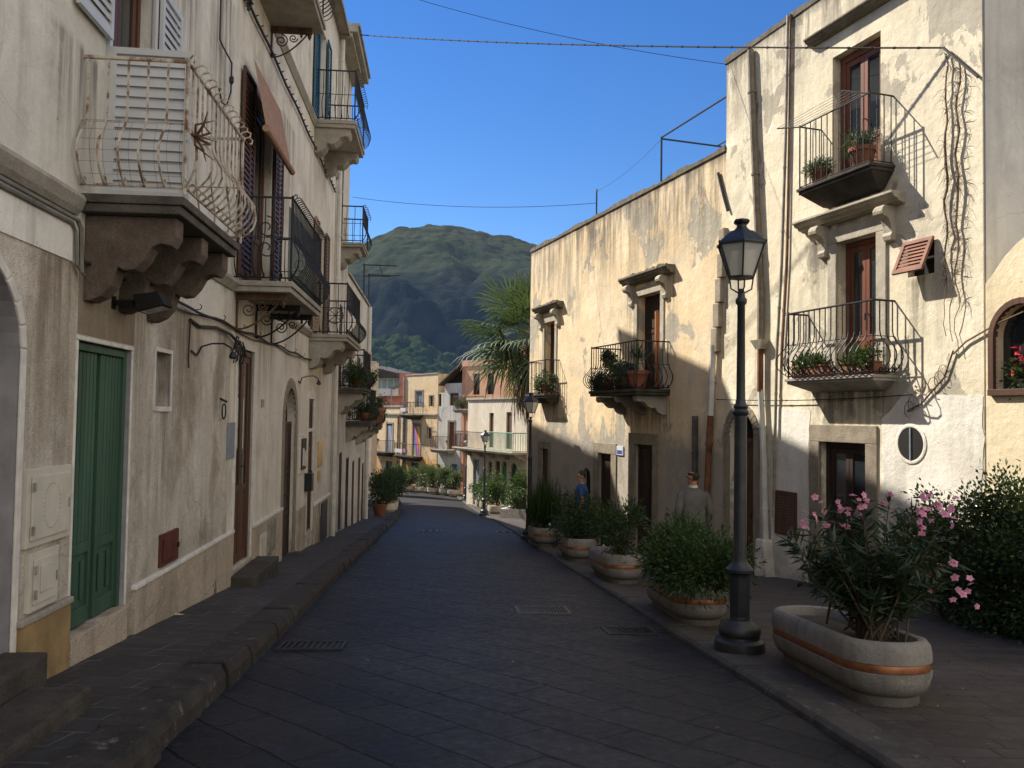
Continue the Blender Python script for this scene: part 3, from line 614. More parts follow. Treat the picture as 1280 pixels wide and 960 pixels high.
# ground-floor door in its heavy stone frame
surround(h,1.38,2.43,-1.2,1.26,.24,.03,X['tufa'],'stone_surround',top=.27)
door(h,1.39,2.42,-1.15,1.25,.13,X['darkwood'],'glazed',2,fw=.08,mid=.4,handle=True)
# round window
mb=MB(); mb.T=Matrix.Translation((3.31,0,1.29))@Matrix.Rotation(PI/2,4,'X')
mb.lathe([(.27,-.02),(.285,.016),(.265,.024),(.235,.018),(.23,-.02)],28)
rw=h.part('round_window',mb,X['patchwhite'],smooth=True)
mb=MB(); mb.T=Matrix.Translation((3.31,0,1.29))@Matrix.Rotation(PI/2,4,'X'); mb.lathe([(.005,.0125),(.228,.0125),(.231,.013)],28); h.part('pane',mb,X['glassdark'] if 'glassdark' in X else X['dark'],rw)
h.part('glazing_bar',MB().box(3.30,3.322,-.03,-.014,1.065,1.515),X['bluegrey'],rw)
# arched doorway
surround(h,-1.24,-.42,-1.3,1.72,.16,.03,X['tufa'],'stone_arch',rise=.41,key=True)
door(h,-1.235,-.425,-1.2,1.16,.24,X['brown'],'plank',2,fw=.06,mid=.05)
h.part('fanlight',MB().box(-1.24,-.42,.26,.28,1.165,1.72),X['dark'])
h.part('door_lintel',MB().box(-1.235,-.425,.17,.235,1.165,1.25),X['brown'],bevel=.01)
h.part('doorstep',MB().box(-1.5,-.2,-.35,0,-1.6,-1.05),X['lava'],bevel=.02)
# pipes and cables on the wall
pipe(h,[(-.50,-.07,8.45),(-.39,-.07,6.83),(-.15,-.07,3.81),(-.15,-.07,3.0)],.062,simple('old_asbestos_pipe',(.20,.165,.125),.85,0,.3,7,.4,20))
mb=MB(); mb.add([(-.30,-.19,3.02),(.03,-.19,3.02),(.03,-.0,3.02),(-.30,0,3.02),(-.22,-.13,2.86),(-.06,-.13,2.86),(-.06,0,2.86),(-.22,0,2.86)],[(0,1,2,3),(4,5,6,7),(0,1,5,4),(1,2,6,5),(2,3,7,6),(3,0,4,7)])
h.part('rainwater_hopper',mb,X['stone'])
pipe(h,[(-.14,-.08,2.87),(-.14,-.08,2.1)],.055,X['rustpipe']); pipe(h,[(-.14,-.075,2.13),(-.02,-.075,.81),(.04,-.075,-.75)],.055,X['whitepipe'])
h.part('pipe_plinth',MB().prism([(-.10,-.5),(.12,-.5),(.30,-1.5),(-.16,-1.5)],'y',-.20,.0),X['patchwhite'],bevel=.03)
pipe(h,[(.58,-.05,8.62),(.53,-.05,6.53),(.43,-.05,4.31),(.30,-.05,2.78),(.22,-.05,-.1)],.026,X['greypipe']); pipe(h,[(.64,-.04,8.62),(.60,-.04,6.4),(.55,-.035,4.31),(.40,-.035,2.5)],.016,X['rustpipe'],clamps=False)
# ---- two-storey house
h=House('old_house','long two storey house in stained ochre plaster with carved window cornices','house',RF,-12.6,-1.4,-3.0); H2=h
mb=MB(); wall_mesh(mb,-12.6,-1.402,-3.0,6.88,[(-5.10,-3.98,2.2,4.44,.26),(-11.25,-10.4,2.25,4.42,.26),(-5.18,-4.28,-1.6,.98,.16),(-7.22,-6.45,-1.75,.68,.15),(-8.27,-7.74,-.95,.24,.14,.26),(-11.45,-10.82,-1.05,.62,.08)],D=8)
h.part('wall',mb,P_r2); rough_cap(h,-12.62,-1.42,6.88,X['mossy'],amp=.07,d=.4,out=.03)
for a,b,zt,dd in ((-5.10,-3.98,4.44,.81),(-11.25,-10.4,4.42,.45)):
    surround(h,a,b,2.24,zt,.17,.03,X['stone'],'stone_surround',top=.2)
    cornice(h,a-.62,b+.62,4.93,.24,X['mossy'],(a-.26,b+.26),X['stone'],hg=.2,moss=True)
door(h,-5.09,-3.99,2.24,4.43,.2,X['darkwood'],'panel',2,fw=.07,label='brown balcony door standing ajar')
h.part('open_leaf',MB().box(-4.30,-4.255,.02,.19,2.28,4.0),simple('orange_brown_wood',(.36,.15,.06),.5,0,.3,5,.15,streak=True),bevel=.006,label='orange brown door leaf opened towards the street')
door(h,-11.24,-10.41,2.27,4.41,.2,X['brown'],'panel',2,fw=.06)
sl=slab(h,-6.0,-3.55,2.22,.81,.13,X['lava'],lower=False)
for cx in (-5.75,-4.75,-3.8): corbel(h,cx,.2,.72,2.08,.42,X['slab'],sl)
railing(h,-5.97,-3.58,2.2,.79,1.06,X['iron'],sl,'belly',sp=.13,r=.0095,scroll=True,belly=1.05)
sl=slab(h,-11.6,-10.0,2.25,.45,.12,X['lava'],lower=True)
railing(h,-11.57,-10.03,2.23,.43,1.0,X['iron'],sl,'straight',sp=.15,r=.009)
for a,b,z0,zt,wd in ((-5.18,-4.28,-1.6,.98,.30),(-7.22,-6.45,-1.75,.68,.30)): surround(h,a,b,z0,zt,wd,.03,X['tufa'],'stone_surround',top=.26)
surround(h,-11.45,-10.82,-1.05,.62,.2,.025,X['tufa'],'stone_surround',top=.22)
door(h,-5.17,-4.29,-1.5,.97,.10,X['darkwood'],'panel',2,fw=.07); door(h,-7.21,-6.46,-1.7,.67,.09,X['darkwood'],'panel',1,fw=.07)
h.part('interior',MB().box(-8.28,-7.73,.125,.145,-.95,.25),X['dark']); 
w_=MB(); w_.box(-11.45,-10.82,.06,.075,-1.05,.62); h.part('window',w_,X['darkwood'])
pipe(h,[(-2.40,-.06,1.65),(-2.38,-.06,-1.4)],.06,simple('iron_pipe',(.09,.085,.08),.6,.3,.3,6,.2))
pipe(h,[(-1.70,-.08,3.05),(-1.77,-.08,1.65)],.06,X['whitepipe']); pipe(h,[(-1.77,-.085,1.66),(-1.94,-.085,-.6),(-1.96,-.085,-1.5)],.062,X['rustpipe'])
mb=MB(); 
for k in range(5): 
    z=5.3-k*.48; x=-1.40-.06*k; mb.box(x-.09-.01*k,x+.09,-.10,.01,z-.47,z)
h.part('tile_downpipe',mb,stone_mat('old_tile_pipe',(.25,.21,.15),(.36,.31,.24),5,.8),bevel=.02)
pipe(h,[(-1.62,-.04,6.45),(-1.40,-.04,5.9),(-1.27,-.04,5.62)],.03,X['iron'],clamps=False)
h.part('sign',MB().box(-6.12,-5.76,-.03,0,.68,.9),simple('white_enamel',(.6,.62,.68),.3),bevel=.004)
h.part('sign_panel',MB().box(-6.08,-5.8,-.034,-.031,.71,.80),simple('blue_enamel',(.05,.10,.35),.3))
X['greypatch']=plaster('grey_cement_patch',(.33,.30,.25),(.40,.37,.31),(.25,.23,.2),pt=.7,seed=8)
# ---- low wing with the arched window
h=House('low_wing','low cream plastered wing with curved top and arched brown window at right edge','house wing',RF,4.55,11.0,-1.6); HW=h
mb=MB(); wall_mesh(mb,4.55,11,-1.6,3.3,[(4.70,5.46,2.02,3.05,.22,.38)],D=.45,roof=False)
prof=[(4.55,3.3),(4.55,3.37),(4.68,3.50),(4.82,3.66),(5.0,3.80),(5.3,3.97),(5.8,4.12),(6.6,4.2),(11,4.22),(11,3.3)]
mb.prism(prof,'y',0.0,.45)
h.part('wall',mb,P_wing)
mb=MB(); n=14; a0,a1=4.66,5.50
mb.box(4.62,4.70,-.05,.03,1.94,2.67).box(5.46,5.54,-.05,.03,1.94,2.67).box(4.62,5.54,-.06,.04,1.94,2.02)
for k in range(n):
    a,b=PI*k/n,PI*(k+1)/n; q=[(5.08+rr_*math.cos(t),2.67+rr_*math.sin(t)) for rr_,t in ((.38,a),(.46,a),(.46,b),(.38,b))]; mb.prism(q,'y',-.05,.03)
wf=h.part('window_frame',mb,X['brown'],bevel=.005); h.part('pane',MB().box(4.7,5.46,.12,.125,2.02,3.05),X['glass'],wf); h.part('interior',MB().box(4.68,5.5,.4,.42,2.0,3.1),X['dark'],wf)
# ================================================================== left-hand houses
P_lup=plaster('greyish_cream_plaster',(.66,.63,.565),(.72,.69,.63),(.36,.33,.28),pt=.60,pe=.10,streak=.35,drips=((-.5,.3,4.4,1.2),(2.2,3.0,6.8,3),(3.6,4.6,7.0,3.4)),seed=21)
P_llow=plaster('speckled_roughcast',(.60,.545,.47),(.68,.63,.555),(.30,.245,.18),pt=.53,pe=.14,streak=.5,mottle=.8,grime=(.19,.155,.115),drips=((1.85,2.5,1.6,1.6),(2.2,3.0,2.75,1.8),(-.75,-.05,2.72,1.9),(4.2,4.9,2.7,1.5),(1.25,1.6,2.7,2.4)),seed=22,speck=.75,rough_bump=.6,fine=110,bot=-.5)
P_l2=plaster('warm_cream_plaster',(.68,.63,.545),(.74,.69,.61),(.38,.33,.27),pt=.58,pe=.14,streak=.4,grime=(.22,.185,.14),drips=((6.5,8,3.2,1.6),(9,10.5,3.2,1.0),(11.9,14.7,3.1,1.3),(4.95,5.3,3.2,2.5),(12,14,7.8,1.6),(8.2,9.5,6.9,2.5)),seed=23,bot=-1.2)
P_l3=plaster('sand_plaster',(.62,.565,.47),(.68,.63,.54),(.28,.25,.2),pt=.60,pe=.12,streak=.45,seed=24,bot=-1.7)
P_l4=plaster('pale_sand_plaster',(.66,.59,.48),(.72,.66,.56),(.3,.27,.22),pt=.66,streak=.3,seed=25,bot=-2.2)
X['roughplinth']=plaster('pebbledash_plinth',(.50,.42,.32),(.58,.50,.40),(.16,.14,.11),pt=.62,seed=26,speck=.9,rough_bump=.8,fine=95)
X['ochre']=simple('ochre_paint',(.27,.185,.085),.85,0,.3,4,.4,25)
X['darkcorbel']=stone_mat('brown_corbel_stone',(.085,.062,.05),(.17,.135,.11),4,.8,.95)
X['slabdark']=stone_mat('dark_slab_stone',(.06,.052,.045),(.13,.115,.10),4,.8,.9)
def whiteiron():
    m,nt,b=new_mat('peeling_white_iron'); co=nd(nt,'TexCoord').outputs['Object']; f=ramp(nt,noise_(nt,co,6,6,.7),.47,.60)
    nt.links.new(mixc(nt,f,(.52,.47,.39),(.19,.10,.055)),b.inputs['Base Color']); b.inputs['Roughness'].default_value=.7; return m
X['whiteiron']=whiteiron()
h=House('plastered_house','nearest left house in speckled plaster with green plank door and rusty white balcony','house',LF,-16,4.93,-1.6); H1=h
mb=MB(); wall_mesh(mb,-16,4.93,-1.6,2.72,[(-2.88,-.86,-.9,2.68,.5,.68),(.05,1.21,-.17,2.14,.13),(1.87,2.36,1.64,2.19,.14)],D=6,roof=False); h.part('wall',mb,P_llow)
mb=MB(); wall_mesh(mb,-16,4.93,2.72,9.6,[(.47,1.50,3.3,5.7,.2)],D=6); h.part('upper_wall',mb,P_lup)
h.part('string_course',MB().prism([(.02,3.24),(-.07,3.24),(-.09,3.20),(-.06,3.12),(-.03,3.08),(.02,3.08)],'x',-16,-.1),X['slab'],bevel=.004)
h.part('painted_band',MB().box(-16,-.12,-.012,.01,2.722,3.075),plaster('white_band_plaster',(.78,.75,.69),(.82,.80,.75),(.2,.18,.16),pt=.60,seed=29,pscale=1.6))
surround(h,-2.88,-.86,-.9,2.68,.075,.012,X['whitepaint'],'painted_arch',rise=.68)
h.part('arch_infill',MB().box(-2.9,-.85,.42,.46,-.9,2.7),plaster('stained_ochre_infill',(.20,.155,.09),(.27,.21,.13),(.12,.10,.07),pt=.5,seed=31))
mb=MB()   # grey painted reveal of the arch
pts=[(-.868,-.9)]+[(-1.87+1.002*math.cos(t),2.0+.672*math.sin(t)) for t in [PI*k/20 for k in range(21)]]+[(-2.872,-.9)]
for k in range(len(pts)-1): (a,b),(c,d)=pts[k],pts[k+1]; mb.add([(a,.003,b),(c,.003,d),(c,.42,d),(a,.42,b)],[(0,1,2,3)])
h.part('painted_reveal',mb,X['greypaint'])
surround(h,.05,1.21,-.17,2.14,.035,.010,X['whitepaint'],'painted_trim')
mb=MB(); mb.add([(1.207,.003,-.17),(1.207,.12,-.17),(1.207,.12,2.137),(1.207,.003,2.137)],[(0,1,2,3)]); h.part('painted_jamb',mb,X['greypaint'])
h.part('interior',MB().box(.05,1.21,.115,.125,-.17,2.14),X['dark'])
h.part('lintel_patch',MB().box(.03,1.26,-.005,.01,2.19,2.68),plaster('dirty_brown_render',(.27,.22,.16),(.36,.30,.23),(.17,.14,.10),pt=.55,pe=.12,seed=33,speck=.5))
door(h,.055,1.2,-.16,2.13,.055,X['green'],'plank',2,fw=.06,gap=.035,handle=False,mid=.30,label='green plank double door with flaking paint')
h.part('doorsill',MB().box(.04,1.24,-.03,.2,-.7,-.175),X['roughplinth'],bevel=.012)
mb=MB(); mb.box(1.83,1.87,-.012,.02,1.60,2.23).box(2.36,2.40,-.012,.02,1.60,2.23).box(1.87,2.36,-.012,.02,2.19,2.23).box(1.87,2.36,-.02,.02,1.59,1.64)
h.part('niche_frame',mb,X['whitepaint']); h.part('niche_back',MB().box(1.86,2.37,.12,.135,1.63,2.2),X['greypaint'])
h.part('plinth',MB().prism([(.01,-.05),(-.03,-.07),(-.035,-1.4),(.01,-1.4)],'x',1.42,5.25),X['roughplinth']); h.part('plinth_cap',MB().box(1.40,5.26,-.045,.01,-.075,-.03),X['whitepaint'],bevel=.01)
h.part('plinth',MB().box(-.78,-.0,-.035,.01,-1.3,.12),X['ochre'],label='ochre painted plinth'); h.part('plinth_cap',MB().box(-.80,.02,-.05,.01,.121,.17),X['slab'],bevel=.012)
mb=MB(); mb.box(2.14,2.73,-.03,.01,0,.33).box(2.19,2.68,-.045,-.031,.05,.28); ht=h.part('metal_hatch',mb,X['hatchred'],bevel=.006,label='red metal meter hatch'); h.part('handle',MB().box(2.62,2.66,-.06,-.046,.14,.19),X['iron'],ht)
for a,b,c,d,oval in ((-.75,-.06,.64,1.18,True),(-.68,-.23,.19,.60,False)):
    mb=MB(); mb.box(a,b,-.03,.01,c,d); mb.box(a+.05,b-.05,-.045,-.031,c+.05,d-.05)
    if oval:
        for k in range(30): t=2*PI*k/30; mb.box((a+b)/2+.13*math.cos(t)-.006,(a+b)/2+.13*math.cos(t)+.006,-.0475,-.0455,(c+d)/2+.16*math.sin(t)-.006,(c+d)/2+.16*math.sin(t)+.006)
    else: mb.box(a+.13,b-.13,-.054,-.0455,c+.12,d-.10)
    bx_=h.part('meter_box',mb,X['cream'],bevel=.005); hb=MB()
    for z in (c+.12,d-.12): hb.tube([(a+.05,-.055,z-.03),(a+.05,-.055,z+.03)],.012,6)
    hb.box(b-.075,b-.06,-.052,-.0455,(c+d)/2-.04,(c+d)/2+.03); h.part('hinge',hb,X['greypipe'],bx_)
    if oval:
        hb=MB()
        for k in range(30): t=2*PI*k/30; hb.tube([((a+b)/2+.13*math.cos(t),-.0456,(c+d)/2+.16*math.sin(t)),((a+b)/2+.13*math.cos(t),-.0468,(c+d)/2+.16*math.sin(t))],.007,5)
        h.part('vent_hole',hb,X['black'],bx_)
h.part('drain_stub',MB().tube([(2.66,.02,-.60),(2.66,-.10,-.62),(2.66,-.13,-.72)],.045,10),X['stone'])
mb=MB().box(4.82,5.24,-.014,.01,.96,1.45); h.part('plaque',mb,X['bluegrey'])
# rusty white balcony
sl=slab(h,.0,1.85,3.28,.76,.14,X['slabdark'],lower=False)
for cx in (.20,.95,1.68): corbel(h,cx,.20,.70,3.135,.68,X['darkcorbel'],sl)
rl=railing(h,-.02,1.87,3.29,.79,1.06,X['whiteiron'],sl,'belly',sp=.145,r=.010,scroll=True,topscroll=True,belly=.85)
mb=MB(); cx,cy,cz=-.02-.10,-.79-.10,3.72     # leaf rosette on the corner
for k in range(7):
    a=2*PI*k/7; ux,uz=math.cos(a),math.sin(a)
    mb.tube([(cx,cy,cz),(cx-.05*ux-.02,cy-.05+.06*ux,cz+.10*uz),(cx+.10*ux,cy-.10-.04*ux,cz+.20*uz)],[.012,.011,.003],5)
h.part('rosette',mb,X['ironrust'],sl)
mb=MB()                                      # chicken wire along the near side
for i in range(9): mb.tube([(-.03-.12*math.sin(min(1,j/6)*PI*.9),-.02-.095*i,3.33+.085*j) for j in range(7)],.0013,3)
for j in range(7): mb.tube([(-.03-.12*math.sin(min(1,j/6)*PI*.9),-.02,3.33+.085*j),(-.03-.12*math.sin(min(1,j/6)*PI*.9),-.8,3.33+.085*j)],.0013,3)
h.part('wire_netting',mb,X['black'],sl)
dr=door(h,.48,1.49,3.31,5.69,.13,X['brown'],'glazed',2,fw=.06,mid=.2,curtain=True,label='brown glazed balcony door')
mb=MB(); mb.box(.40,.47,-.03,.02,3.29,5.75).box(1.50,1.57,-.03,.02,3.29,5.75).box(.47,1.50,-.03,.02,5.7,5.75); h.part('shutter_frame',mb,X['whitealu'],dr,bevel=.004)
T=Matrix.Translation((.42,-.03,0))@Matrix.Rotation(R(-88),4,'Z')
shutter(h,.0,.66,3.36,4.62,0,X['whitealu'],n=13,T=T,label='white louvred shutter leaf open at right angles')
shutter(h,-.27,.38,4.66,5.72,-.05,X['whitealu'],n=12,label='upper white shutter leaf folded against the wall')
shutter(h,1.60,2.22,3.36,5.72,-.05,X['whitealu'],n=26,label='tall white shutter leaf folded against the wall')
# ---- second left house
h=House('balconied_house','left house of four storeys in warm cream plaster with dark green iron balconies','house',LF,4.932,16.05,-2.8); H4=h
ops=[(5.35,6.42,-.60,2.5,.12),(5.85,7.35,3.40,6.4,.2),(9.12,10.34,-1.2,2.06,.18,.61),(12.0,12.75,-1.05,1.9,.1),(12.75,13.85,3.33,5.95,.2),(12.1,13.4,8.05,10.5,.2),(5.3,6.5,8.0,10.4,.2)]
mb=MB(); wall_mesh(mb,4.932,16.05,-2.8,11.7,ops,D=9); h.part('wall',mb,P_l2)
pr=lambda z,o:[(.02,z),(-o,z),(-o*1.1,z-.05),(-o*.7,z-.10),(-o*.3,z-.15),(.02,z-.15)]
for z,a,b in ((3.38,1.9,4.90),(3.38,7.96,11.76),(3.3,14.85,16.05),(8.0,7.25,11.8),(8.0,14.1,16.05)): h.part('string_course',MB().prism(pr(z,.085),'x',a,b),X['slab'],bevel=.004)
rough_cap(h,4.9,16.0,11.7,X['slab'],out=.3)
dr=door(h,5.36,6.41,-.58,2.49,.045,X['brown'],'glazed',2,fw=.08,mid=.34,label='tall dark brown glazed street door')
h.part('doorstep',MB().box(5.15,6.9,-.36,.0,-1.3,-.66),X['lava'],bevel=.02); h.part('doorstep',MB().box(5.3,6.5,-.02,.2,-1.3,-.615),X['slab'],bevel=.01)
mb=MB().tube([(5.62+.06*math.cos(t),.11,.86+.06*math.sin(t)) for t in [2*PI*k/14 for k in range(14)]],.01,5,closed=True); h.part('door_knocker',mb,X['iron'],dr)
surround(h,5.35,6.42,-.6,2.5,.10,.012,X['whitepaint'],'painted_trim')
h.part('plinth',MB().box(6.55,9.0,-.03,.01,-2,-.18),X['roughplinth']); h.part('plinth_cap',MB().box(6.54,9.0,-.045,.01,-.179,-.13),X['whitepaint'],bevel=.01)
mb=MB().box(7.6,8.25,-.06,-.03,-.75,-.22); 
for k in range(5): mb.box(7.66,8.19,-.068,-.061,-.70+.09*k,-.65+.09*k)
h.part('vent_hatch',mb,X['greypipe'],bevel=.004); h.part('meter_box',MB().box(7.0,7.45,-.06,-.03,-.8,-.36),X['cream'],bevel=.006)
surround(h,9.12,10.34,-1.2,2.06,.2,.02,X['tufa'],'stone_arch',rise=.61)
door(h,9.13,10.33,-1.15,1.42,.09,X['darkwood'],'panel',2,fw=.06); h.part('fanlight',MB().box(9.12,10.34,.16,.175,1.425,2.06),X['dark'])
h.part('doorstep',MB().box(9.0,10.5,-.2,.1,-1.6,-1.16),X['lava'],bevel=.015)
surround(h,12.0,12.75,-1.05,1.9,.16,.02,X['whitepaint'],'painted_trim')
door(h,12.01,12.74,-1.0,1.89,.035,X['brown'],'panel',1,fw=.06); h.part('transom',MB().box(12.0,12.75,.0,.034,1.18,1.25),X['whitepaint'])
h.part('plinth',MB().box(10.6,11.80,-.03,.01,-2,-.38),X['roughplinth']); h.part('plinth',MB().box(12.95,15.9,-.03,.01,-2.4,-.55),X['roughplinth']); h.part('plinth_cap',MB().box(12.94,15.9,-.05,.01,-.549,-.49),X['whitepaint'],bevel=.01)
mb=MB().box(10.85,11.62,-.03,.01,.34,1.14); fb=h.part('notice_frame',mb,X['whitepaint'],bevel=.005); h.part('notice_case',MB().box(10.95,11.52,-.055,-.031,.42,1.06),X['darkwood'],fb,bevel=.004)
h.part('notice_sheet',MB().box(11.02,11.22,-.058,-.0555,.50,.86).box(11.27,11.46,-.058,-.0555,.48,.80),X['whitepaint'],fb)
h.part('letter_box',MB().box(11.66,11.94,-.16,0,-.08,.30),X['black'],bevel=.01)
h.part('brass_plate',MB().box(13.62,14.45,-.022,.01,.30,.92),X['brass'],bevel=.006); h.part('brass_plate',MB().box(13.62,14.0,-.022,.01,-.02,.22),X['brass'],bevel=.006)
mb=MB(); mb.box(14.2,15.3,-.05,-.03,-1.55,-.6); h.part('cellar_grille',mb,X['iron'])
h.part('house_number',MB().box(6.98,7.16,-.02,.01,1.68,1.80),X['slab'],bevel=.004)
# first-floor balcony with green netting and roller awning
sl=slab(h,4.96,7.88,3.39,.77,.15,X['slab'],lower=False)
for cx in (5.15,6.4,7.6): iron_bracket(h,cx,.68,3.235,.5,X['ironrust'] if cx<5.5 else X['iron'],sl)
railing(h,4.99,7.85,3.38,.76,1.17,X['iron'],sl,'belly',sp=.115,r=.0095,scroll=True,topscroll=True,belly=.9)
def netmat():
    m,nt,b=new_mat('green_netting'); b.inputs['Base Color'].default_value=(.03,.07,.055,1); t=nd(nt,'BsdfTransparent'); mx=nd(nt,'MixShader',{0:.62,1:t.outputs[0],2:b.outputs[0]}); nt.links.new(mx.outputs[0],nt.nodes['Material Output'].inputs[0]); return m
h.part('netting',MB().box(5.05,7.79,-.71,-.705,3.42,4.45),netmat(),sl)
mb=MB()
for x0 in (4.99,7.85):
    for k in range(2): mb.tube(spiral((x0,-.42,3.85+.28*k),.16,.03,PI/2,1.4,22),.010,5)
h.part('scrollwork',mb,X['iron'],sl)
dr=door(h,5.87,7.33,3.41,6.38,.13,X['brown'],'glazed',2,fw=.08,mid=.3,label='brown balcony door under a roller awning')
shutter(h,5.06,5.80,3.5,6.4,-.05,X['brown'],dr,n=34); shutter(h,7.40,8.10,3.5,6.4,-.05,X['brown'],dr,n=34)
aw=MB(); n=12; vs=[]
for i in range(n+1):
    t=i/n; y=-.13-.20*t; z=6.58-1.0*t; vs+=[(5.25,y,z),(7.35,y,z)]
aw.add(vs,[(2*i,2*i+1,2*i+3,2*i+2) for i in range(n)]); aw.tube([(5.2,vs[-1][1],vs[-1][2]),(7.4,vs[-1][1],vs[-1][2])],.05,8)
h.part('awning',aw,simple('cane_awning',(.33,.19,.12),.8,0,.25,10,.3,30),dr,smooth=True)
# upper balconies
sl=slab(h,4.75,7.2,8.0,.82,.16,X['slab'],lower=False); iron_bracket(h,7.0,.66,7.835,.5,X['ironrust'],sl); iron_bracket(h,5.1,.66,7.835,.5,X['ironrust'],sl)
railing(h,4.78,7.17,8.0,.80,1.05,X['iron'],sl,'belly',sp=.12,r=.009); door(h,5.31,6.49,8.02,10.38,.13,X['bluepaint'],'plank',2)
sl=slab(h,11.85,14.05,8.03,.88,.17,X['slab'],lower=False)
for cx in (12.1,13.8): corbel(h,cx,.4,.78,7.86,.55,X['slab'],sl)
railing(h,11.88,14.02,8.02,.87,1.12,X['iron'],sl,'belly',sp=.14,r=.0105,topscroll=True,scroll=True,belly=.95)
dr=door(h,12.11,13.39,8.06,10.48,.13,X['bluepaint'],'plank',2,label='blue green shuttered balcony door'); shutter(h,11.45,12.08,8.1,10.5,-.05,X['bluepaint'],dr,n=26); shutter(h,13.42,14.05,8.1,10.5,-.05,X['bluepaint'],dr,n=26)
sl=slab(h,11.82,14.8,3.31,.82,.15,X['slab'],lower=False)
for cx in (12.1,14.5): corbel(h,cx,.5,.72,3.16,.6,X['slab'],sl)
railing(h,11.85,14.77,3.3,.80,1.12,X['iron'],sl,'belly',sp=.17,r=.011,scroll=True,belly=.95)
mb=MB()
for yy in (-.55,): 
    mb.tube([(11.83,yy+.17*math.cos(t),3.72+.17*math.sin(t)) for t in [2*PI*k/18 for k in range(18)]],.012,5,closed=True)
    for k in range(4): mb.tube([(11.83,yy+.17*math.cos(PI*k/4),3.72+.17*math.sin(PI*k/4)),(11.83,yy-.17*math.cos(PI*k/4),3.72-.17*math.sin(PI*k/4))],.009,4)
h.part('wheel_ornament',mb,X['iron'],sl)
dr=door(h,12.76,13.84,3.34,5.93,.13,X['brown'],'glazed',2); shutter(h,12.1,12.72,3.4,5.95,-.05,simple('tan_shutter',(.30,.21,.13),.7,0,.2,6,.1),dr,n=28); shutter(h,13.88,14.5,3.4,5.95,-.05,X['oldwood'],dr,n=28)
pipe(h,[(15.9,-.10,11.6),(16.0,-.10,3.4),(16.05,-.10,2.6),(16.12,-.10,-1.75)],.065,X['whitepipe'])
# ---- third left house
h=House('sandy_house','narrow sandy left house behind the white drainpipe with projecting eave','house',LF,16.052,19.3,-3.4); H5=h
mb=MB(); wall_mesh(mb,16.052,19.3,-3.4,11.75,[(16.75,17.7,6.27,8.6,.08),(17.2,18.2,2.32,4.7,.08),(16.6,17.4,-1.75,.6,.08),(18.1,18.9,-1.85,.45,.08),(16.8,17.6,9.4,10.9,.2)],D=7); h.part('wall',mb,P_l3)
mb=MB(); mb.box(15.75,19.4,-.50,.02,11.78,11.95); mb.box(15.80,19.35,-.36,.02,11.66,11.779); mb.box(15.78,19.38,-.56,.02,11.951,12.03); h.part('eave',mb,X['slab'],bevel=.01)
for a,b,z0,z1 in ((16.75,17.7,6.27,8.6),(17.2,18.2,2.32,4.7),(16.6,17.4,-1.75,.6),(18.1,18.9,-1.85,.45)): door(h,a+.005,b-.005,z0+.01,z1-.01,.03,X['brown'],'plank',2,fw=.05,handle=False)
h.part('window',MB().box(16.8,17.6,.12,.14,9.4,10.9),X['bluepaint'])
sl=slab(h,16.35,17.95,6.24,.70,.12,X['slab'],lower=False); corbel(h,16.9,.9,.6,6.12,.5,X['slab'],sl)
railing(h,16.37,17.93,6.23,.69,1.0,X['iron'],sl,'belly',sp=.19,r=.011,topscroll=True,belly=.7)
sl=slab(h,16.75,19.0,2.3,.78,.14,X['slabdark'],lower=False); corbel(h,17.1,.4,.7,2.16,.6,X['slab'],sl); corbel(h,18.6,.4,.7,2.16,.6,X['slab'],sl)
railing(h,16.78,18.97,2.3,.76,1.05,X['iron'],sl,'belly',sp=.17,r=.011,belly=.8)
# ---- low terraced house beyond
h=House('terrace_house','low pale left house with stacked planted balconies beyond the sandy house','house',LF,19.302,27.6,-4.2); H6=h
ops=[(20.2,21.1,1.5,3.7,.08),(23.4,24.3,1.4,3.6,.08),(20.0,20.9,-2.1,.2,.08),(22.0,22.8,-2.3,0,.08),(24.2,25.1,-2.4,0,.08),(25.8,26.6,-2.6,-.3,.08)]
mb=MB(); wall_mesh(mb,19.302,27.6,-4.2,5.9,ops,D=6); h.part('wall',mb,P_l4); rough_cap(h,19.3,27.6,5.9,X['slab'],out=.06)
for i,(a,b,z0,z1,_) in enumerate(ops): door(h,a+.005,b-.005,z0+.01,z1-.01,.03,[X['brown'],X['oldwood'],X['darkwood']][i%3],'plank',2,fw=.05,handle=False)
for a,b,z in ((19.6,21.9,1.35),(22.8,25.2,1.15)):
    sl=slab(h,a,b,z,.75,.14,X['slabdark'],lower=False); corbel(h,a+.3,.4,.65,z-.14,.5,X['slab'],sl); corbel(h,b-.3,.4,.65,z-.14,.5,X['slab'],sl); railing(h,a+.03,b-.03,z,.73,1.0,X['iron'],sl,'belly',sp=.18,r=.011,belly=.8)
pipe(h,[(26.9,-.09,5.8),(26.9,-.09,-2.7)],.08,X['whitepipe'])
mb=MB(); mb.tube([(24.2,-.06,5.9),(24.2,-.06,7.05)],.03,5).tube([(24.2,.0,7.0),(24.2,-1.25,7.0)],.022,5).tube([(24.2,0,6.6),(24.2,-1.0,6.6)],.018,5).tube([(26.4,0,7.0),(26.4,-1.25,7.0)],.022,5).tube([(24.2,-.6,7.0),(26.4,-.6,7.0)],.02,5).tube([(26.4,-.06,5.9),(26.4,-.06,7.05)],.03,5); h.part('clothes_frame',mb,X['iron'])
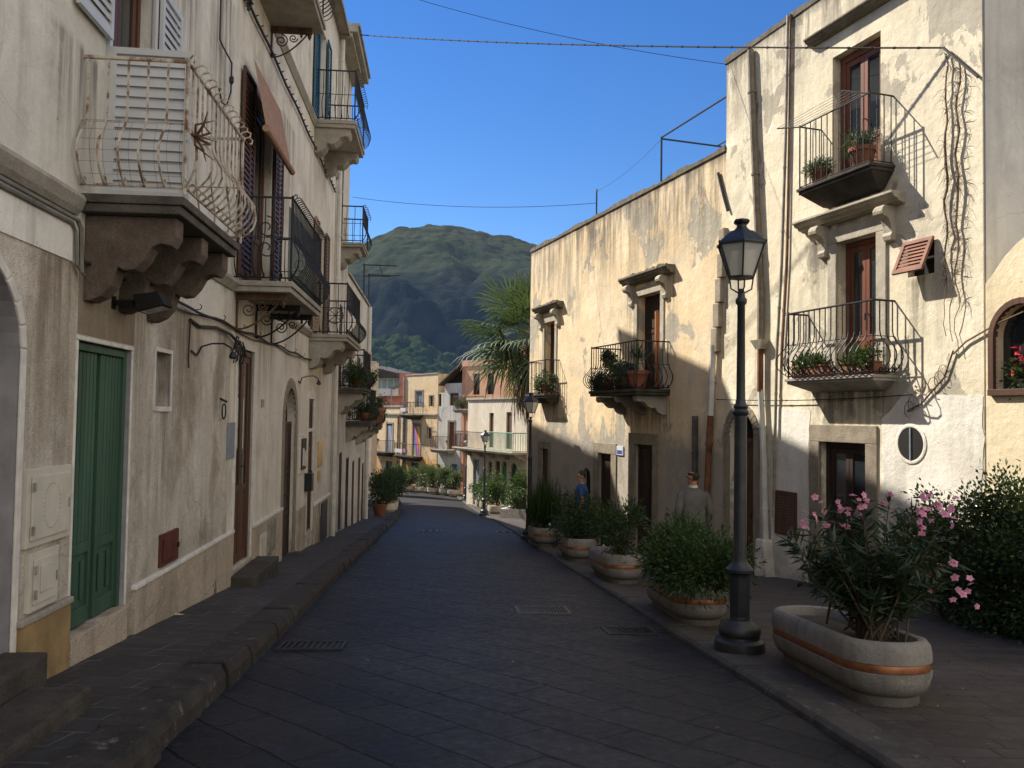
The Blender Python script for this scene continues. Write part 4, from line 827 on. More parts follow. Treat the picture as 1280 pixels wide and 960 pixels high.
# ================================================================== houses closing the street
FO=Frame(-12.0,75.1,R(-56)); FW=Frame(-5.9,66.05,R(-50)); FS=Frame(-3.67,63.3,R(-50)); FC=Frame(-2.6,53,R(-62)); FR=Frame(-13.6,82,R(-30)); FL5=Frame(-14.75,66.0,R(-45))
P_or=plaster('apricot_plaster',(.66,.48,.27),(.70,.54,.33),(.45,.38,.28),pt=.68,streak=.35,seed=41,top=None)
P_orl=plaster('orange_plaster',(.56,.29,.10),(.62,.36,.15),(.62,.46,.26),pt=.56,streak=.3,seed=42,pscale=1.4)
P_wh=plaster('grey_white_plaster',(.56,.54,.48),(.62,.60,.54),(.36,.35,.32),pt=.62,streak=.4,seed=43)
P_sa=plaster('salmon_plaster',(.62,.33,.20),(.66,.38,.25),(.45,.30,.22),pt=.7,streak=.2,seed=44)
P_cr=plaster('cream_plaster',(.64,.56,.44),(.68,.61,.50),(.45,.4,.33),pt=.7,streak=.25,seed=45)
P_rd=plaster('red_plaster',(.42,.16,.12),(.46,.20,.15),(.35,.2,.15),pt=.72,streak=.2,seed=46)
P_tan=plaster('tan_plaster',(.46,.36,.26),(.52,.42,.32),(.3,.26,.2),pt=.7,streak=.3,seed=47)
def stripes(name,cols,freq):
    m,nt,b=new_mat(name); co=nd(nt,'TexCoord').outputs['Object']; s=nd(nt,'SeparateXYZ',{0:co})
    t=math_(nt,'FRACT',math_(nt,'MULTIPLY',math_(nt,'ADD',s.outputs[0],math_(nt,'MULTIPLY',s.outputs[2],.22)),freq)); rp=nd(nt,'ValToRGB'); rp.color_ramp.interpolation='CONSTANT'
    e=rp.color_ramp.elements; n=len(cols); e[0].color=c4(cols[0]); e[1].color=c4(cols[1]); e[1].position=1/n
    for i in range(2,n): q=e.new(i/n); q.color=c4(cols[i])
    nt.links.new(t,rp.inputs[0]); nt.links.new(rp.outputs[0],b.inputs['Base Color']); b.inputs['Roughness'].default_value=.9; return m
X['rainbow']=stripes('rainbow_curtain',[(.5,.10,.08),(.6,.30,.05),(.6,.5,.1),(.1,.25,.35),(.15,.12,.4),(.45,.12,.3)],1.1)
X['bluestripe']=stripes('striped_blue_curtain',[(.12,.2,.32),(.4,.16,.12),(.14,.3,.34),(.35,.3,.4),(.12,.18,.3)],1.3)
def fdoor(h,a,b,z0,z1,mat,name='door',frame=None,curtain=None,nleaf=2):
    d=door(h,a+.004,b-.004,z0+.01,z1-.01,.10,mat,'plank',nleaf,fw=.07,handle=False,mid=.1)
    if curtain: h.part('door_curtain',MB().box(a+.08,b-.08,.04,.06,z0+.02,z1-.1),curtain,d)
    if frame: surround(h,a,b,z0,z1,.14,.03,frame)
    return d
# apricot house
h=House('apricot_house','apricot house with orange ground floor and striped curtains closing the street','house',FO,-.1,8.0,-4.9)
mb=MB(); wall_mesh(mb,-.1,8.0,-4.9,-1.9,[(1.5,2.4,-4.1,-2.45,.2),(4.95,5.85,-4.1,-2.3,.2)],D=7,roof=False); h.part('ground_floor_wall',mb,P_orl)
mb=MB(); wall_mesh(mb,-.1,8.0,-1.9,2.2,[(1.6,2.4,-1.65,.75,.2),(5.1,6.0,-1.75,.75,.2),(6.9,7.3,-.3,.55,.15)],D=7); h.part('wall',mb,P_or)
mb=MB(); wall_mesh(mb,4.1,8.0,2.2,4.78,[(5.35,6.2,2.2,3.45,.2),(7.05,7.45,2.25,3.05,.15)],D=6); h.part('upper_wall',mb,P_or)
mb=MB().box(-.15,8.02,-.12,.02,1.55,1.68); h.part('string_course',mb,X['stone']); mb=MB().box(-.15,4.08,-.08,.1,2.2,2.32); h.part('parapet_coping',mb,X['stone']); h.part('upper_coping',MB().box(4.05,8.03,-.06,.2,4.78,4.86),X['slab'])
fdoor(h,1.5,2.4,-4.1,-2.45,X['darkwood']); fdoor(h,4.95,5.85,-4.1,-2.3,X['darkwood'])
fdoor(h,1.6,2.4,-1.65,.75,X['brown'],frame=X['tufa'],curtain=X['bluestripe']); fdoor(h,5.1,6.0,-1.75,.75,X['brown'],frame=X['tufa'],curtain=X['rainbow']); fdoor(h,5.35,6.2,2.2,3.45,X['bluegrey'],frame=X['tufa'])
for a,b,z0,z1 in ((6.9,7.3,-.3,.55),(7.05,7.45,2.25,3.05)): h.part('window',MB().box(a,b,.1,.12,z0,z1),X['darkwood']); surround(h,a,b,z0,z1,.1,.03,X['tufa'])
X['pinkcloth']=simple('pink_towel',(.38,.16,.26),.9,0,.3,8,.1); X['whitecloth']=simple('white_cloth',(.55,.53,.50),.9,0,.15,8,.1)
for a,b,z in ((.1,2.75,-1.66),(3.95,6.35,-1.78),(4.6,6.3,1.55)):
    sl=slab(h,a,b,z,.9,.14,X['lava'],lower=True,lowh=.25,inset=.35); railing(h,a+.03,b-.03,z,.87,1.0,X['ironrust'],sl,'straight',sp=.16,r=.012)
    mb=MB(); mb.box(a+.1,a+(b-a)*.45,-.91,-.90,z+.25,z+.55); h.part('washing',mb,X['whitecloth'],sl); mb=MB(); mb.box(a+(b-a)*.5,a+(b-a)*.62,-.91,-.90,z+.3,z+.6); h.part('washing',mb,X['pinkcloth'],sl)
pipe(h,[(4.0,-.1,4.75),(4.0,-.1,-4.2)],.09,X['greypipe']); pipe(h,[(3.25,-.08,1.4),(3.25,-.08,-4.2)],.06,X['rustpipe'])
h.o.scale.x=1.395
# grey-white house with a dark pitched roof
h=House('whitewashed_house','weathered grey white house with dark pitched roof between apricot and salmon houses','house',FW,0,3.46,-4.9)
mb=MB(); wall_mesh(mb,0.01,3.46,-4.9,3.3,[(.28,.72,2.25,3.2,.15),(1.8,2.95,2.3,3.25,.15),(1.75,2.5,-1.0,1.05,.2),(.1,.75,-4.2,-2.2,.25,.32),(2.1,2.9,-4.2,-2.1,.2)],D=6); h.part('wall',mb,P_wh)
mb=MB(); mb.prism([(1.15,3.31),(3.46,3.31),(3.46,4.0),(1.15,4.0)],'y',0.004,6); h.part('gable_wall',mb,P_wh)
mb=MB(); mb.prism([(1.0,3.95),(3.5,5.35),(3.5,5.2),(1.0,3.8)],'y',-.5,6.2); h.part('roof',mb,simple('dark_roof_tiles',(.06,.042,.035),.85,0,.3,5,.5,12),bevel=.01)
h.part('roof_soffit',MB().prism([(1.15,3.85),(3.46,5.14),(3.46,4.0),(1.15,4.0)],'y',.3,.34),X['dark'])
mb=MB(); mb.prism([(-.02,3.3),(1.1,3.3),(1.1,4.0),(-.02,3.75)],'y',.6,6); h.part('side_roof',mb,simple('brown_roof_tiles',(.20,.12,.085),.85,0,.3,5,.5,12))
h.part('window',MB().box(.28,.72,.1,.12,2.25,3.2),X['darkwood']); h.part('window',MB().box(1.8,2.95,.1,.12,2.3,3.25),X['brown'])
fdoor(h,1.75,2.5,-1.0,1.05,X['redbrown'],frame=X['tufa']); h.part('fanlight',MB().box(.1,.75,.2,.22,-4.2,-2.2),X['darkwood']); fdoor(h,2.1,2.9,-4.2,-2.1,X['bluepaint'])
sl=slab(h,.3,2.6,-1.05,.7,.12,X['slab'],lower=True); railing(h,.33,2.57,-1.05,.68,1.0,X['ironrust'],sl,'straight',sp=.16,r=.012)
# salmon house
h=House('salmon_house','salmon pink three storey house rising behind the fan palm','house',FS,0,5.0,-4.9)
mb=MB(); wall_mesh(mb,0.01,5.0,-4.9,5.65,[(1.25,2.05,3.1,4.65,.2),(2.9,3.7,3.1,4.65,.2),(1.2,2.0,-.3,1.7,.2),(.5,1.3,-4.2,-2.2,.2)],D=6); h.part('wall',mb,P_sa)
mb=MB(); mb.box(-.02,.28,-.05,.02,-4.5,5.2).box(-.04,5.02,-.09,.02,5.2,5.65).box(-.02,5.0,-.12,.02,2.0,2.18); h.part('trim',mb,simple('dusty_salmon',(.50,.25,.16),.9,0,.2,3,.2))
for a,b,z0,z1 in ((1.25,2.05,3.1,4.65),(2.9,3.7,3.1,4.65),(1.2,2.0,-.3,1.7),(.5,1.3,-4.2,-2.2)): fdoor(h,a,b,z0,z1,X['darkwood'])
sl=slab(h,-.1,2.6,2.02,.8,.13,X['slab']); railing(h,-.07,2.57,2.0,.78,.95,X['ironrust'],sl,'straight',sp=.16,r=.012)
sl=slab(h,.0,1.9,-.75,.8,.13,X['slab']); railing(h,.03,1.87,-.75,.78,.95,X['iron'],sl,'straight',sp=.16,r=.012)
# cream house with the long balcony
h=House('cream_house','cream house with long green railed balcony and green doors behind second lamp','house',FC,-.3,12,-4.9)
ops=[(.6,1.4,-3.9,-1.1,.25),(2.7,3.15,-3.75,-1.15,.2),(3.6,4.2,-3.75,-1.05,.2),(4.4,5.05,-3.6,-1.0,.25,.3),(5.5,6.25,-2.5,-1.05,.2,.3),(2.72,3.3,-.3,1.75,.2),(4.9,5.6,-.3,1.8,.2)]
mb=MB(); wall_mesh(mb,-.3,12,-4.9,2.55,ops,D=7); h.part('wall',mb,P_cr); h.part('parapet_coping',MB().box(-.35,12,-.1,.3,2.55,2.66),X['stone'])
X['brightgreen']=simple('bright_green_paint',(.03,.22,.07),.5,0,.2,4,.1,streak=True)
for (a,b,z0,z1,*_),m_ in zip(ops,(X['bluegrey'],X['brown'],X['brown'],X['brightgreen'],X['green'],X['oldwood'],X['oldwood'])): fdoor(h,a,b,z0,z1-(_[1] if len(_)>1 else 0),m_,nleaf=1)
for a,b,z1 in ((4.4,5.05,-1.0),(5.5,6.25,-1.05)): h.part('fanlight',MB().box(a,b,.16,.18,z1-.31,z1),X['green'])
sl=slab(h,-.35,7.6,-.38,1.0,.14,X['stone'],lower=False)
for cx in (.2,1.8,3.4,5.2,7.2): corbel(h,cx,.25,.7,-.52,.4,X['stone'],sl)
railing(h,-.3,4.0,-.4,.95,1.0,X['ironrust'],sl,'straight',sp=.15,r=.012,sides=(1,0)); railing(h,4.02,7.55,-.4,.95,1.05,simple('faded_green_rail',(.16,.30,.22),.6,0,.2,5,.1),sl,'straight',sp=.15,r=.016,sides=(0,1))
# red house with a glazed veranda up the slope, tan house on the left
h=House('red_house','distant red house with white glazed veranda and dark roof above the apricot house','house',FR,-.5,5.2,-4)
mb=MB(); wall_mesh(mb,-.5,5.2,-4,3.3,[],D=6); mb.box(3.6,5.2,-.3,3,3.3,5.45); h.part('wall',mb,P_rd)
h.part('veranda',MB().box(-.3,3.4,.05,3,3.35,5.0),X['whitepaint'])
vw=MB()
for i in range(5): vw.box(-.2+.72*i,.42+.72*i,.02,.045,4.05,4.9)
h.part('window',vw,simple('veranda_glass',(.16,.20,.20),.1,0,.2,2,0)); h.part('veranda_sill',MB().box(-.4,3.5,-.35,.06,3.3,3.95),X['whitecloth'],bevel=.02)
mb=MB(); mb.prism([(-.6,5.0),(3.55,5.0),(3.3,5.5),(.4,6.1),(-.4,6.3)],'y',-.5,3.2); h.part('roof',mb,simple('dark_slate_roof',(.05,.042,.042),.85,0,.3,5,.4,12))
mb=MB(); mb.tube([(2.85,-.5,3.9),(2.85,-.5,2.2)],.05,6).add([(2.8,-.9,4.0),(4.0,-.5,4.5),(4.0,-.3,4.4),(2.8,-.2,3.9)],[(0,1,2,3)]); h.part('canopy',mb,X['bluegrey'])
for ax,az in ((1.0,6.1),(2.4,6.0)): h.part('aerial',MB().tube([(ax,1,az-.3),(ax,1,az+1.4)],.02,4).tube([(ax-.5,1,az+1.2),(ax+.5,1,az+1.2)],.014,4).tube([(ax-.3,1,az+1.0),(ax+.3,1,az+1.0)],.012,4),X['iron'])
h=House('tan_house','tan plastered house at far end of left side, half hidden by balconies','house',FL5,0,6.6,-4.9)
mb=MB(); wall_mesh(mb,0,6.6,-4.9,5.3,[(4.4,5.1,-.2,1.6,.2),(5.3,6.0,-4.1,-2.1,.2)],D=.5); h.part('wall',mb,P_tan); h.part('parapet_coping',MB().box(-.05,6.65,-.06,.3,5.3,5.4),X['slab'])
h.part('string_course',MB().box(0,6.63,-.1,.02,1.9,2.05),X['slab']); h.part('chimney',MB().box(5.4,5.9,.05,.4,5.4,6.1),X['terracotta'],bevel=.02)
fdoor(h,4.4,5.1,-.2,1.6,X['brown']); fdoor(h,5.3,6.0,-4.1,-2.1,X['darkwood'])
# unseen second-row house, left: added and shaped to shade the street front opposite
h=House('back_house','unseen plain house added behind left terrace roofs for its shadow','house',Frame(-9.4,29.6,PI/2+R(5)),0,7.5,-3.0)
mb=MB(); mb.prism([(0,-3),(7.5,-3),(7.5,12.9),(0,14.2)],'y',0,5); h.part('wall',mb,P_l4)

h=House('side_house','low cream house set back beyond the terrace house on left side','house',Frame(-6.0,34.15,math.atan2(22,-4.7)),0,22,-4.6)
mb=MB(); wall_mesh(mb,0,22,-4.6,5.2,[(2,2.9,-3.6,-1.3,.2),(8,8.9,-3.9,-1.5,.2),(14,14.9,-4,-1.6,.2),(4.5,5.3,.4,2.2,.2),(11,11.8,.3,2.1,.2)],D=6); h.part('wall',mb,P_l4)
for a,b,z0,z1 in ((2,2.9,-3.6,-1.3),(8,8.9,-3.9,-1.5),(14,14.9,-4,-1.6),(4.5,5.3,.4,2.2),(11,11.8,.3,2.1)): fdoor(h,a,b,z0,z1,X['brown'])
# ================================================================== plants
def leaf_obj(name,P,D,length,width,mat,parent=None,loc=None,curl=.15,seed=1):
    r=np.random.default_rng(seed); n=len(P); D=D/np.linalg.norm(D,axis=1,keepdims=True)
    rv=r.normal(size=(n,3)); S=np.cross(D,rv); S/=np.linalg.norm(S,axis=1,keepdims=True)+1e-9; N=np.cross(S,D)
    L=(length*(.6+.7*r.random(n)))[:,None]; W=(width*(.6+.7*r.random(n)))[:,None]
    a=P; m=P+D*L*.45; tip=P+D*L-N*L*curl
    V=np.stack([a,m+S*W*.5+N*W*.15,tip,m-S*W*.5+N*W*.15],1).reshape(-1,3); F=np.arange(n*4).reshape(-1,4)
    return np_mesh(name,V,F,mat,parent,loc=loc)
def clumps(K,spread,n,rx,ry,rz,c,seed,shell=.55,flat=.15):
    r=np.random.default_rng(seed); d=r.normal(size=(K,3)); d/=np.linalg.norm(d,axis=1,keepdims=True)
    rad=(shell+(1-shell)*r.random(K))[:,None]; C=d*rad*np.array([rx,ry,rz])+np.array(c)
    k=r.integers(0,K,n); P=C[k]+r.normal(size=(n,3))*spread; ctr=np.array(c)
    D=(P-C[k])/spread*.5+(P-ctr)/np.array([rx,ry,rz])*.7+r.normal(size=(n,3))*.55+np.array([0,0,flat])
    return P,D,C
L_dark=leaf_mat('dark_shrub_leaf',(.018,.042,.014),(.045,.085,.028))
L_hedge=leaf_mat('hedge_leaf',(.020,.044,.014),(.055,.09,.030),.2,.32)
L_mid=leaf_mat('mid_shrub_leaf',(.03,.065,.02),(.065,.115,.035))
L_olive=leaf_mat('greyish_shrub_leaf',(.065,.10,.045),(.13,.17,.085))
L_ole=leaf_mat('oleander_leaf',(.014,.032,.014),(.032,.058,.026),.12,.38)
L_palm=leaf_mat('palm_leaf',(.055,.095,.038),(.14,.18,.09),.2,.65)
L_dead=leaf_mat('dead_palm_leaf',(.14,.085,.04),(.26,.17,.09),.1,.8)
L_rose=leaf_mat('rosemary_leaf',(.025,.05,.025),(.06,.09,.05))
X['bark']=simple('bark',(.07,.052,.035),.95,0,.35,12,.6,25)
def pmat(name,col):
    m,nt,b=new_mat(name); r=nd(nt,'NewGeometry').outputs['Random Per Island']; c=mixc(nt,r,[x*.75 for x in col],[min(1,x*1.2) for x in col]); nt.links.new(c,b.inputs['Base Color']); b.inputs['Roughness'].default_value=.6
    t=nd(nt,'BsdfTranslucent',{0:c}); mx=nd(nt,'MixShader',{0:.3,1:b.outputs[0],2:t.outputs[0]}); nt.links.new(mx.outputs[0],nt.nodes['Material Output'].inputs[0]); return m
X['pink']=pmat('pink_petal',(.80,.36,.50)); X['orangef']=pmat('orange_petal',(.75,.25,.05)); X['whitef']=pmat('white_petal',(.7,.68,.66)); X['redf']=pmat('red_petal',(.6,.05,.07))
def flowers(name,C,size,mat,parent,seed=1,pet=5):
    r=np.random.default_rng(seed); V=[];F=[]
    for c in C:
        n=r.normal(size=3)+np.array([-.3,-.8,.5]); n/=np.linalg.norm(n); u=np.cross(n,[.3,.2,1]); u/=np.linalg.norm(u); v=np.cross(n,u); s=size*(.75+.5*r.random())
        for k in range(pet):
            t=2*PI*k/pet; d=u*math.cos(t)+v*math.sin(t); e=u*math.cos(t+.8)+v*math.sin(t+.8); b=u*math.cos(t-.45)+v*math.sin(t-.45)
            i=len(V); V+=[c,c+b*s*.75+n*s*.25,c+d*s*1.05+n*s*.10,c+e*s*.72+n*s*.22]; F.append((i,i+1,i+2,i+3)); i=len(V); V+=[c,c+e*s*.4+n*s*.35,c+(d+e)*s*.30+n*s*.45,c+d*s*.42+n*s*.35]; F.append((i,i+1,i+2,i+3))
    return np_mesh(name,V,F,mat,parent)
def stems(name,pairs,r0,mat,parent):
    mb=MB()
    for a,b in pairs:
        a,b=Vector(a),Vector(b); m=a.lerp(b,.5)+Vector((random.uniform(-.04,.04),random.uniform(-.04,.04),.02)); mb.tube([a,m,b],[r0,r0*.75,r0*.35],5)
    return mb.build(name,mat,parent,True)
def bush(name,label,loc,rx,ry,rz,K,n,L,W,mat,cat='shrub',group=None,seed=1,spread=.1,cz=None,flower=None,nf=0,shell=.5,rot=0):
    e=empty(name,loc,rot,label,cat,group); cz=rz if cz is None else cz
    P,D,C=clumps(K,spread,n,rx,ry,rz,(0,0,cz),seed,shell); ok=P[:,2]>-.12; leaf_obj('foliage',P[ok],D[ok],L,W,mat,e,seed=seed)
    stems('stem',[((random.uniform(-.08,.08),random.uniform(-.08,.08),-.02),tuple(c)) for c in C[:min(K,24)]],.012,X['bark'],e)
    if flower: r=np.random.default_rng(seed+5); k=r.choice(len(P),nf); ctr=np.array((0,0,cz)); flowers('flower',ctr+(P[k]-ctr)*1.05,.035,flower,e,seed)
    return e
# ---- concrete planters with copper bands along the right kerb
def planter_proto(Lh,W,H):
    e=empty('stone_planter',(0,0,0))
    def ring(ins,z,n=12):
        a=W/2-ins; s=Lh/2-W/2; pts=[]
        for k in range(n+1): t=PI*k/n; pts.append((a*math.cos(t),s+a*math.sin(t),z))
        for k in range(n+1): t=PI+PI*k/n; pts.append((a*math.cos(t),-s+a*math.sin(t),z))
        return pts
    def loft(prof,name,mat,caps=(True,True),smooth=True):
        mb=MB(); vs=[];fs=[];m=None
        for ins,z in prof: p=ring(ins,z); m=len(p); vs+=p
        for i in range(len(prof)-1):
            for k in range(m): fs.append((i*m+k,i*m+(k+1)%m,(i+1)*m+(k+1)%m,(i+1)*m+k))
        if caps[0]: fs.append(tuple(range(m-1,-1,-1)))
        if caps[1]: fs.append(tuple(range((len(prof)-1)*m,len(prof)*m)))
        return mb.add(vs,fs).build(name,mat,e,smooth)
    loft([(.10,0),(.095,.07),(.075,.085),(.05,.10),(.025,.15),(.005,.22),(.0,.255),(.018,.258),(.018,.325),(0,.328),(.0,.40),(.008,.455),(.03,.487),(.06,.497),(.09,.485),(.105,.45),(.11,.40)],'basin',X['concrete'])
    loft([(.012,.262),(.010,.270),(.010,.314),(.012,.321)],'copper_band',X['copper'],(False,False))
    loft([(.105,.405),(.4*W,.43)],'soil',X['soil'])
    return e
pp=planter_proto(1.98,.66,.5); pp.scale=(1,1,.92); pl_xy=[(2.74,6.98,'bearing the pink oleander'),(2.13,10.38,'under the densest green shrub beside the lamp'),(1.77,14.25,'in front of the man in grey'),(1.42,18.0,'holding a low shrub with white flowers'),(.86,22.1,'farthest of the five, next to the second lamp')]
for i,(x,y,t) in enumerate(pl_xy):
    o=pp if i==0 else copy_tree(pp); o.location=(x,y,g(y)+SW_R); o.rotation_euler=(math.atan(-.08),0,R(4)+random.uniform(-.03,.03))
    tag(o,'rounded concrete planter with copper band '+t,'planter','concrete planters along the right kerb')
def on_planter(i,dy): x,y,_=pl_xy[i]; return (x-.075*dy,y+dy,g(y+dy)+SW_R+.42)
# oleander
e=empty('oleander',on_planter(0,-.38),0,'pink flowering oleander growing in the nearest concrete planter','shrub')
r=np.random.default_rng(5); Pn=[];Dn=[];tips=[]; pr_=[]
for k in range(64):
    a=r.uniform(0,2*PI); sp=r.uniform(.1,.78); hgt=r.uniform(.35,1.10)*(1-.22*sp); b=np.array([r.normal()*.10,r.normal()*.16,0]); t=np.array([math.cos(a)*sp*.80,math.sin(a)*sp*.7,hgt]); tips.append(t); pr_.append((tuple(b),tuple(t)))
    for q in range(70):
        f=r.uniform(.12,1)**.75; p=b+(t-b)*f+np.array([0,0,.08*math.sin(f*PI)]); ax=(t-b)/np.linalg.norm(t-b); s_=r.normal(size=3); s_-=ax*s_.dot(ax); s_/=np.linalg.norm(s_)
        Pn.append(p); Dn.append(s_*.9+ax*.55+np.array([0,0,-.1]))
stems('stem',pr_,.010,X['bark'],e); leaf_obj('foliage',np.array(Pn),np.array(Dn),.135,.021,L_ole,e,seed=3,curl=.22)
fc=[]
for t in [tips[i] for i in sorted(range(64),key=lambda i:-tips[i][2])[:15]]:
    for q in range(r.integers(2,7)): fc.append(t+np.array([0,-.02,.05])+r.normal(size=3)*.05)
for q in range(13): fc.append(np.array([.60,-.15,.42])+r.normal(size=3)*np.array([.10,.08,.09]))
for q in range(14): fc.append(np.array([.46,-.1,1.02])+r.normal(size=3)*np.array([.10,.08,.05]))
for q,c_ in enumerate(fc[:96]): flowers('flower',np.array([c_]),.029,X['pink'],e,q)
bush('shrub','dense bright green bushy shrub spilling over the planter left of the lamp',on_planter(1,-.45),.55,.85,.36,80,12000,.07,.022,L_mid,'shrub',seed=21,spread=.09,cz=.27,flower=X['orangef'],nf=5)
bush('shrub','thin dark shrub with bare stems in the third concrete planter',on_planter(2,-.3),.46,.85,.38,30,2400,.09,.02,L_dark,'shrub',seed=22,spread=.09,cz=.46,shell=.3)
bush('shrub','low dark shrub with a few white flowers in the fourth concrete planter',on_planter(3,-.1),.60,1.05,.48,44,5200,.08,.024,L_dark,'shrub',seed=23,spread=.11,cz=.42,flower=X['whitef'],nf=8,shell=.3)
e=empty('yucca',on_planter(4,-.1),0,'spiky narrow leaved plant in the farthest concrete planter','plant'); r=np.random.default_rng(8)
n=700; D=r.normal(size=(n,3))*np.array([.55,.75,.3])+np.array([0,0,1.0]); P=r.normal(size=(n,3))*np.array([.16,.35,.12])+np.array([0,0,.12]); leaf_obj('foliage',P,D,.95,.035,L_dark,e,seed=8,curl=.3)
stems('stem',[((0,0,-.02),(.05,.1,.35)),((0,-.2,-.02),(-.05,-.3,.35)),((0,.2,-.02),(.05,.4,.3))],.02,X['bark'],e)
# big hedge against the low wing
e=empty('hedge',RF.world(4.2,-.72,-.95),RF.a,'large dark glossy hedge against the cream wing at right edge','hedge')
P,D,C=clumps(520,.105,72000,2.7,.75,1.14,(2.4,0,1.0),31,.45); ok=(P[:,2]>.02)&(P[:,1]<.55); leaf_obj('foliage',P[ok],D[ok],.056,.033,L_hedge,e,seed=31,curl=.1)
stems('stem',[((.4+.5*i,0,-.1),(.4+.5*i+random.uniform(-.3,.3),random.uniform(-.3,.2),1.5)) for i in range(9)],.03,X['bark'],e)
# ================================================================== street lamps
def lamp_proto():
    e=empty('street_lamp',(0,0,0)); mb=MB()
    mb.lathe([(.235,0),(.235,.05),(.225,.10),(.19,.125),(.185,.15),(.195,.165),(.195,.20),(.18,.235),(.135,.27),(.115,.30)],24); e_b=mb.build('base',X['lamp'],e,True)
    mb=MB(); mb.lathe([(.10,.30),(.092,.33),(.092,.70),(.10,.73)],8,ang=PI/8); mb.build('octagonal_shaft',X['lamp'],e,bevel=.006)
    mb=MB(); mb.lathe([(.09,.73),(.13,.745),(.13,.77),(.105,.79),(.075,.83),(.062,.86),(.058,2.22),(.075,2.235),(.078,2.26),(.058,2.285),(.07,2.31),(.05,2.34),(.042,2.38),(.036,3.28),(.052,3.30),(.055,3.335),(.036,3.36),(.03,3.42),(.02,3.44)],20); mb.build('post',X['lamp'],e,True)
    mb=MB(); n=6; b,t=.125,.235; zb,zt=3.55,3.86
    for k in range(4):
        a=PI/2*k; mb.tube([(.03*math.cos(a),.03*math.sin(a),3.40),(.10*math.cos(a),.10*math.sin(a),3.44),(.115*math.cos(a),.115*math.sin(a),3.55)],.008,5)
    hx=lambda r_,z:[(r_*math.cos(PI/3*k+.35),r_*math.sin(PI/3*k+.35),z) for k in range(6)]
    B,Tt=hx(b,zb),hx(t,zt)
    for k in range(6): mb.tube([B[k],Tt[k]],.010,4); mb.tube([B[k],B[(k+1)%6]],.011,4); mb.tube([Tt[k],Tt[(k+1)%6]],.012,4)
    mb.lathe([(.12,zb-.012),(.12,zb-.004)],6,ang=.35)
    for k in range(6): mb.lathe([(.004,0),(.012,.015),(.004,.035)],5,(Tt[k][0]*1.06,Tt[k][1]*1.06,zt+.0))
    fr=mb.build('lantern_frame',X['lamp'],e)
    mb=MB(); mb.lathe([(.255,3.862),(.25,3.878),(.12,3.99),(.085,4.0),(.055,4.03),(.05,4.06),(.075,4.075),(.085,4.09),(.07,4.11),(.01,4.12)],6,ang=.35); mb.build('lantern_roof',X['lamp'],e)
    mb=MB(); Bi,Ti=hx(b*.97,zb),hx(t*.97,zt); mb.add(Bi+Ti,[(k,(k+1)%6,6+(k+1)%6,6+k) for k in range(6)]); mb.build('lantern_glass',X['lampglass'],fr,fix=False)
    mb=MB(); mb.lathe([(.035,zb),(.038,zb+.10),(.02,zb+.11)],10); mb.build('bulb_socket',X['greypipe'],fr); mb=MB(); mb.lathe([(.018,.11),(.03,.14),(.042,.185),(.034,.225),(.012,.245)],12,(0,0,zb)); mb.build('bulb',simple('milk_glass_bulb',(.75,.72,.66),.3,0,.05,3,0),fr,True)
    return e
lp=lamp_proto()
for i,(x,y,t) in enumerate([(2.19,8.11,'black iron street lamp with hexagonal lantern standing right of the road, nearest'),(.54,24.0,'black street lamp in front of the far corner of the ochre house'),(-1.26,41.3,'black street lamp among shrubs below the palm, in front of cream house'),(-3.05,58,'small distant street lamp at left end of cream house balcony'),(-4.8,65,'distant street lamp in front of the grey white house'),(-10.4,65.5,'distant street lamp at left edge of the apricot house')]):
    o=lp if i==0 else copy_tree(lp); o.location=(x,y,g(y)+SW_R); o.rotation_euler=(0,0,i*.4); tag(o,t,'street lamp','black street lamps along the street')
# ================================================================== far planters and pots
def small_planter(name):
    e=empty(name,(0,0,0)); mb=MB(); mb.lathe([(.34,0),(.36,.06),(.46,.14),(.48,.34),(.46,.42),(.40,.43),(.38,.38)],14); mb.build('basin',stone_mat('buff_stone_basin',(.42,.36,.28),(.52,.46,.37),5,.3),e,True); MB().lathe([(.39,.37),(.1,.39)],12).build('soil',X['soil'],e); return e
def clay_pot(name='clay_pot'):
    e=empty(name,(0,0,0)); mb=MB(); mb.lathe([(.17,0),(.19,.02),(.27,.38),(.30,.385),(.31,.46),(.27,.465),(.25,.40)],14); mb.build('pot',X['terracotta'],e,True); MB().lathe([(.25,.40),(.1,.41)],12).build('soil',X['soil'],e); return e
sp_=small_planter('round_planter'); first=True; k=0
rowR=[(kR(y)+.75,y) for y in (43.2,45.6,48.2,51,54)]; rowL=[(kL(y)-.6,y) for y in (41,44.2,47.5,51,54.5)]; rowE=[(-8.9,66.2),(-7.75,65.3),(-6.5,64.3),(-5.7,63.2),(-4.75,62.4),(-4.05,61.3)]
names={'R':['right of the lamp post','second behind the lamp','third along the right kerb','fourth along the right kerb','fifth along the right kerb'],'L':['nearest on the left kerb','second on the left kerb','third on the left kerb','fourth on the left kerb','last on the left kerb'],'E':['leftmost in the sun before the apricot house','under the striped curtain door','right of the apricot house door','before the grey white house','fifth in the sunlit row','right end of the sunlit row']}
ppr={}
def bush_proto(key,mat,seed,rx,rz,n):
    e=empty('shrub',(0,0,0)); P,D,C=clumps(30,.15,n,rx,rx,rz,(0,0,rz+.05),seed,.35); leaf_obj('foliage',P,D,.13,.055,mat,e,seed=seed); stems('stem',[((0,0,-.05),tuple(c)) for c in C[:12]],.02,X['bark'],e); ppr[key]=[e,False]
bush_proto('R',L_mid,51,.75,.85,2300); bush_proto('L',L_dark,52,.75,.72,2300); bush_proto('E',L_olive,53,.72,.70,2300)
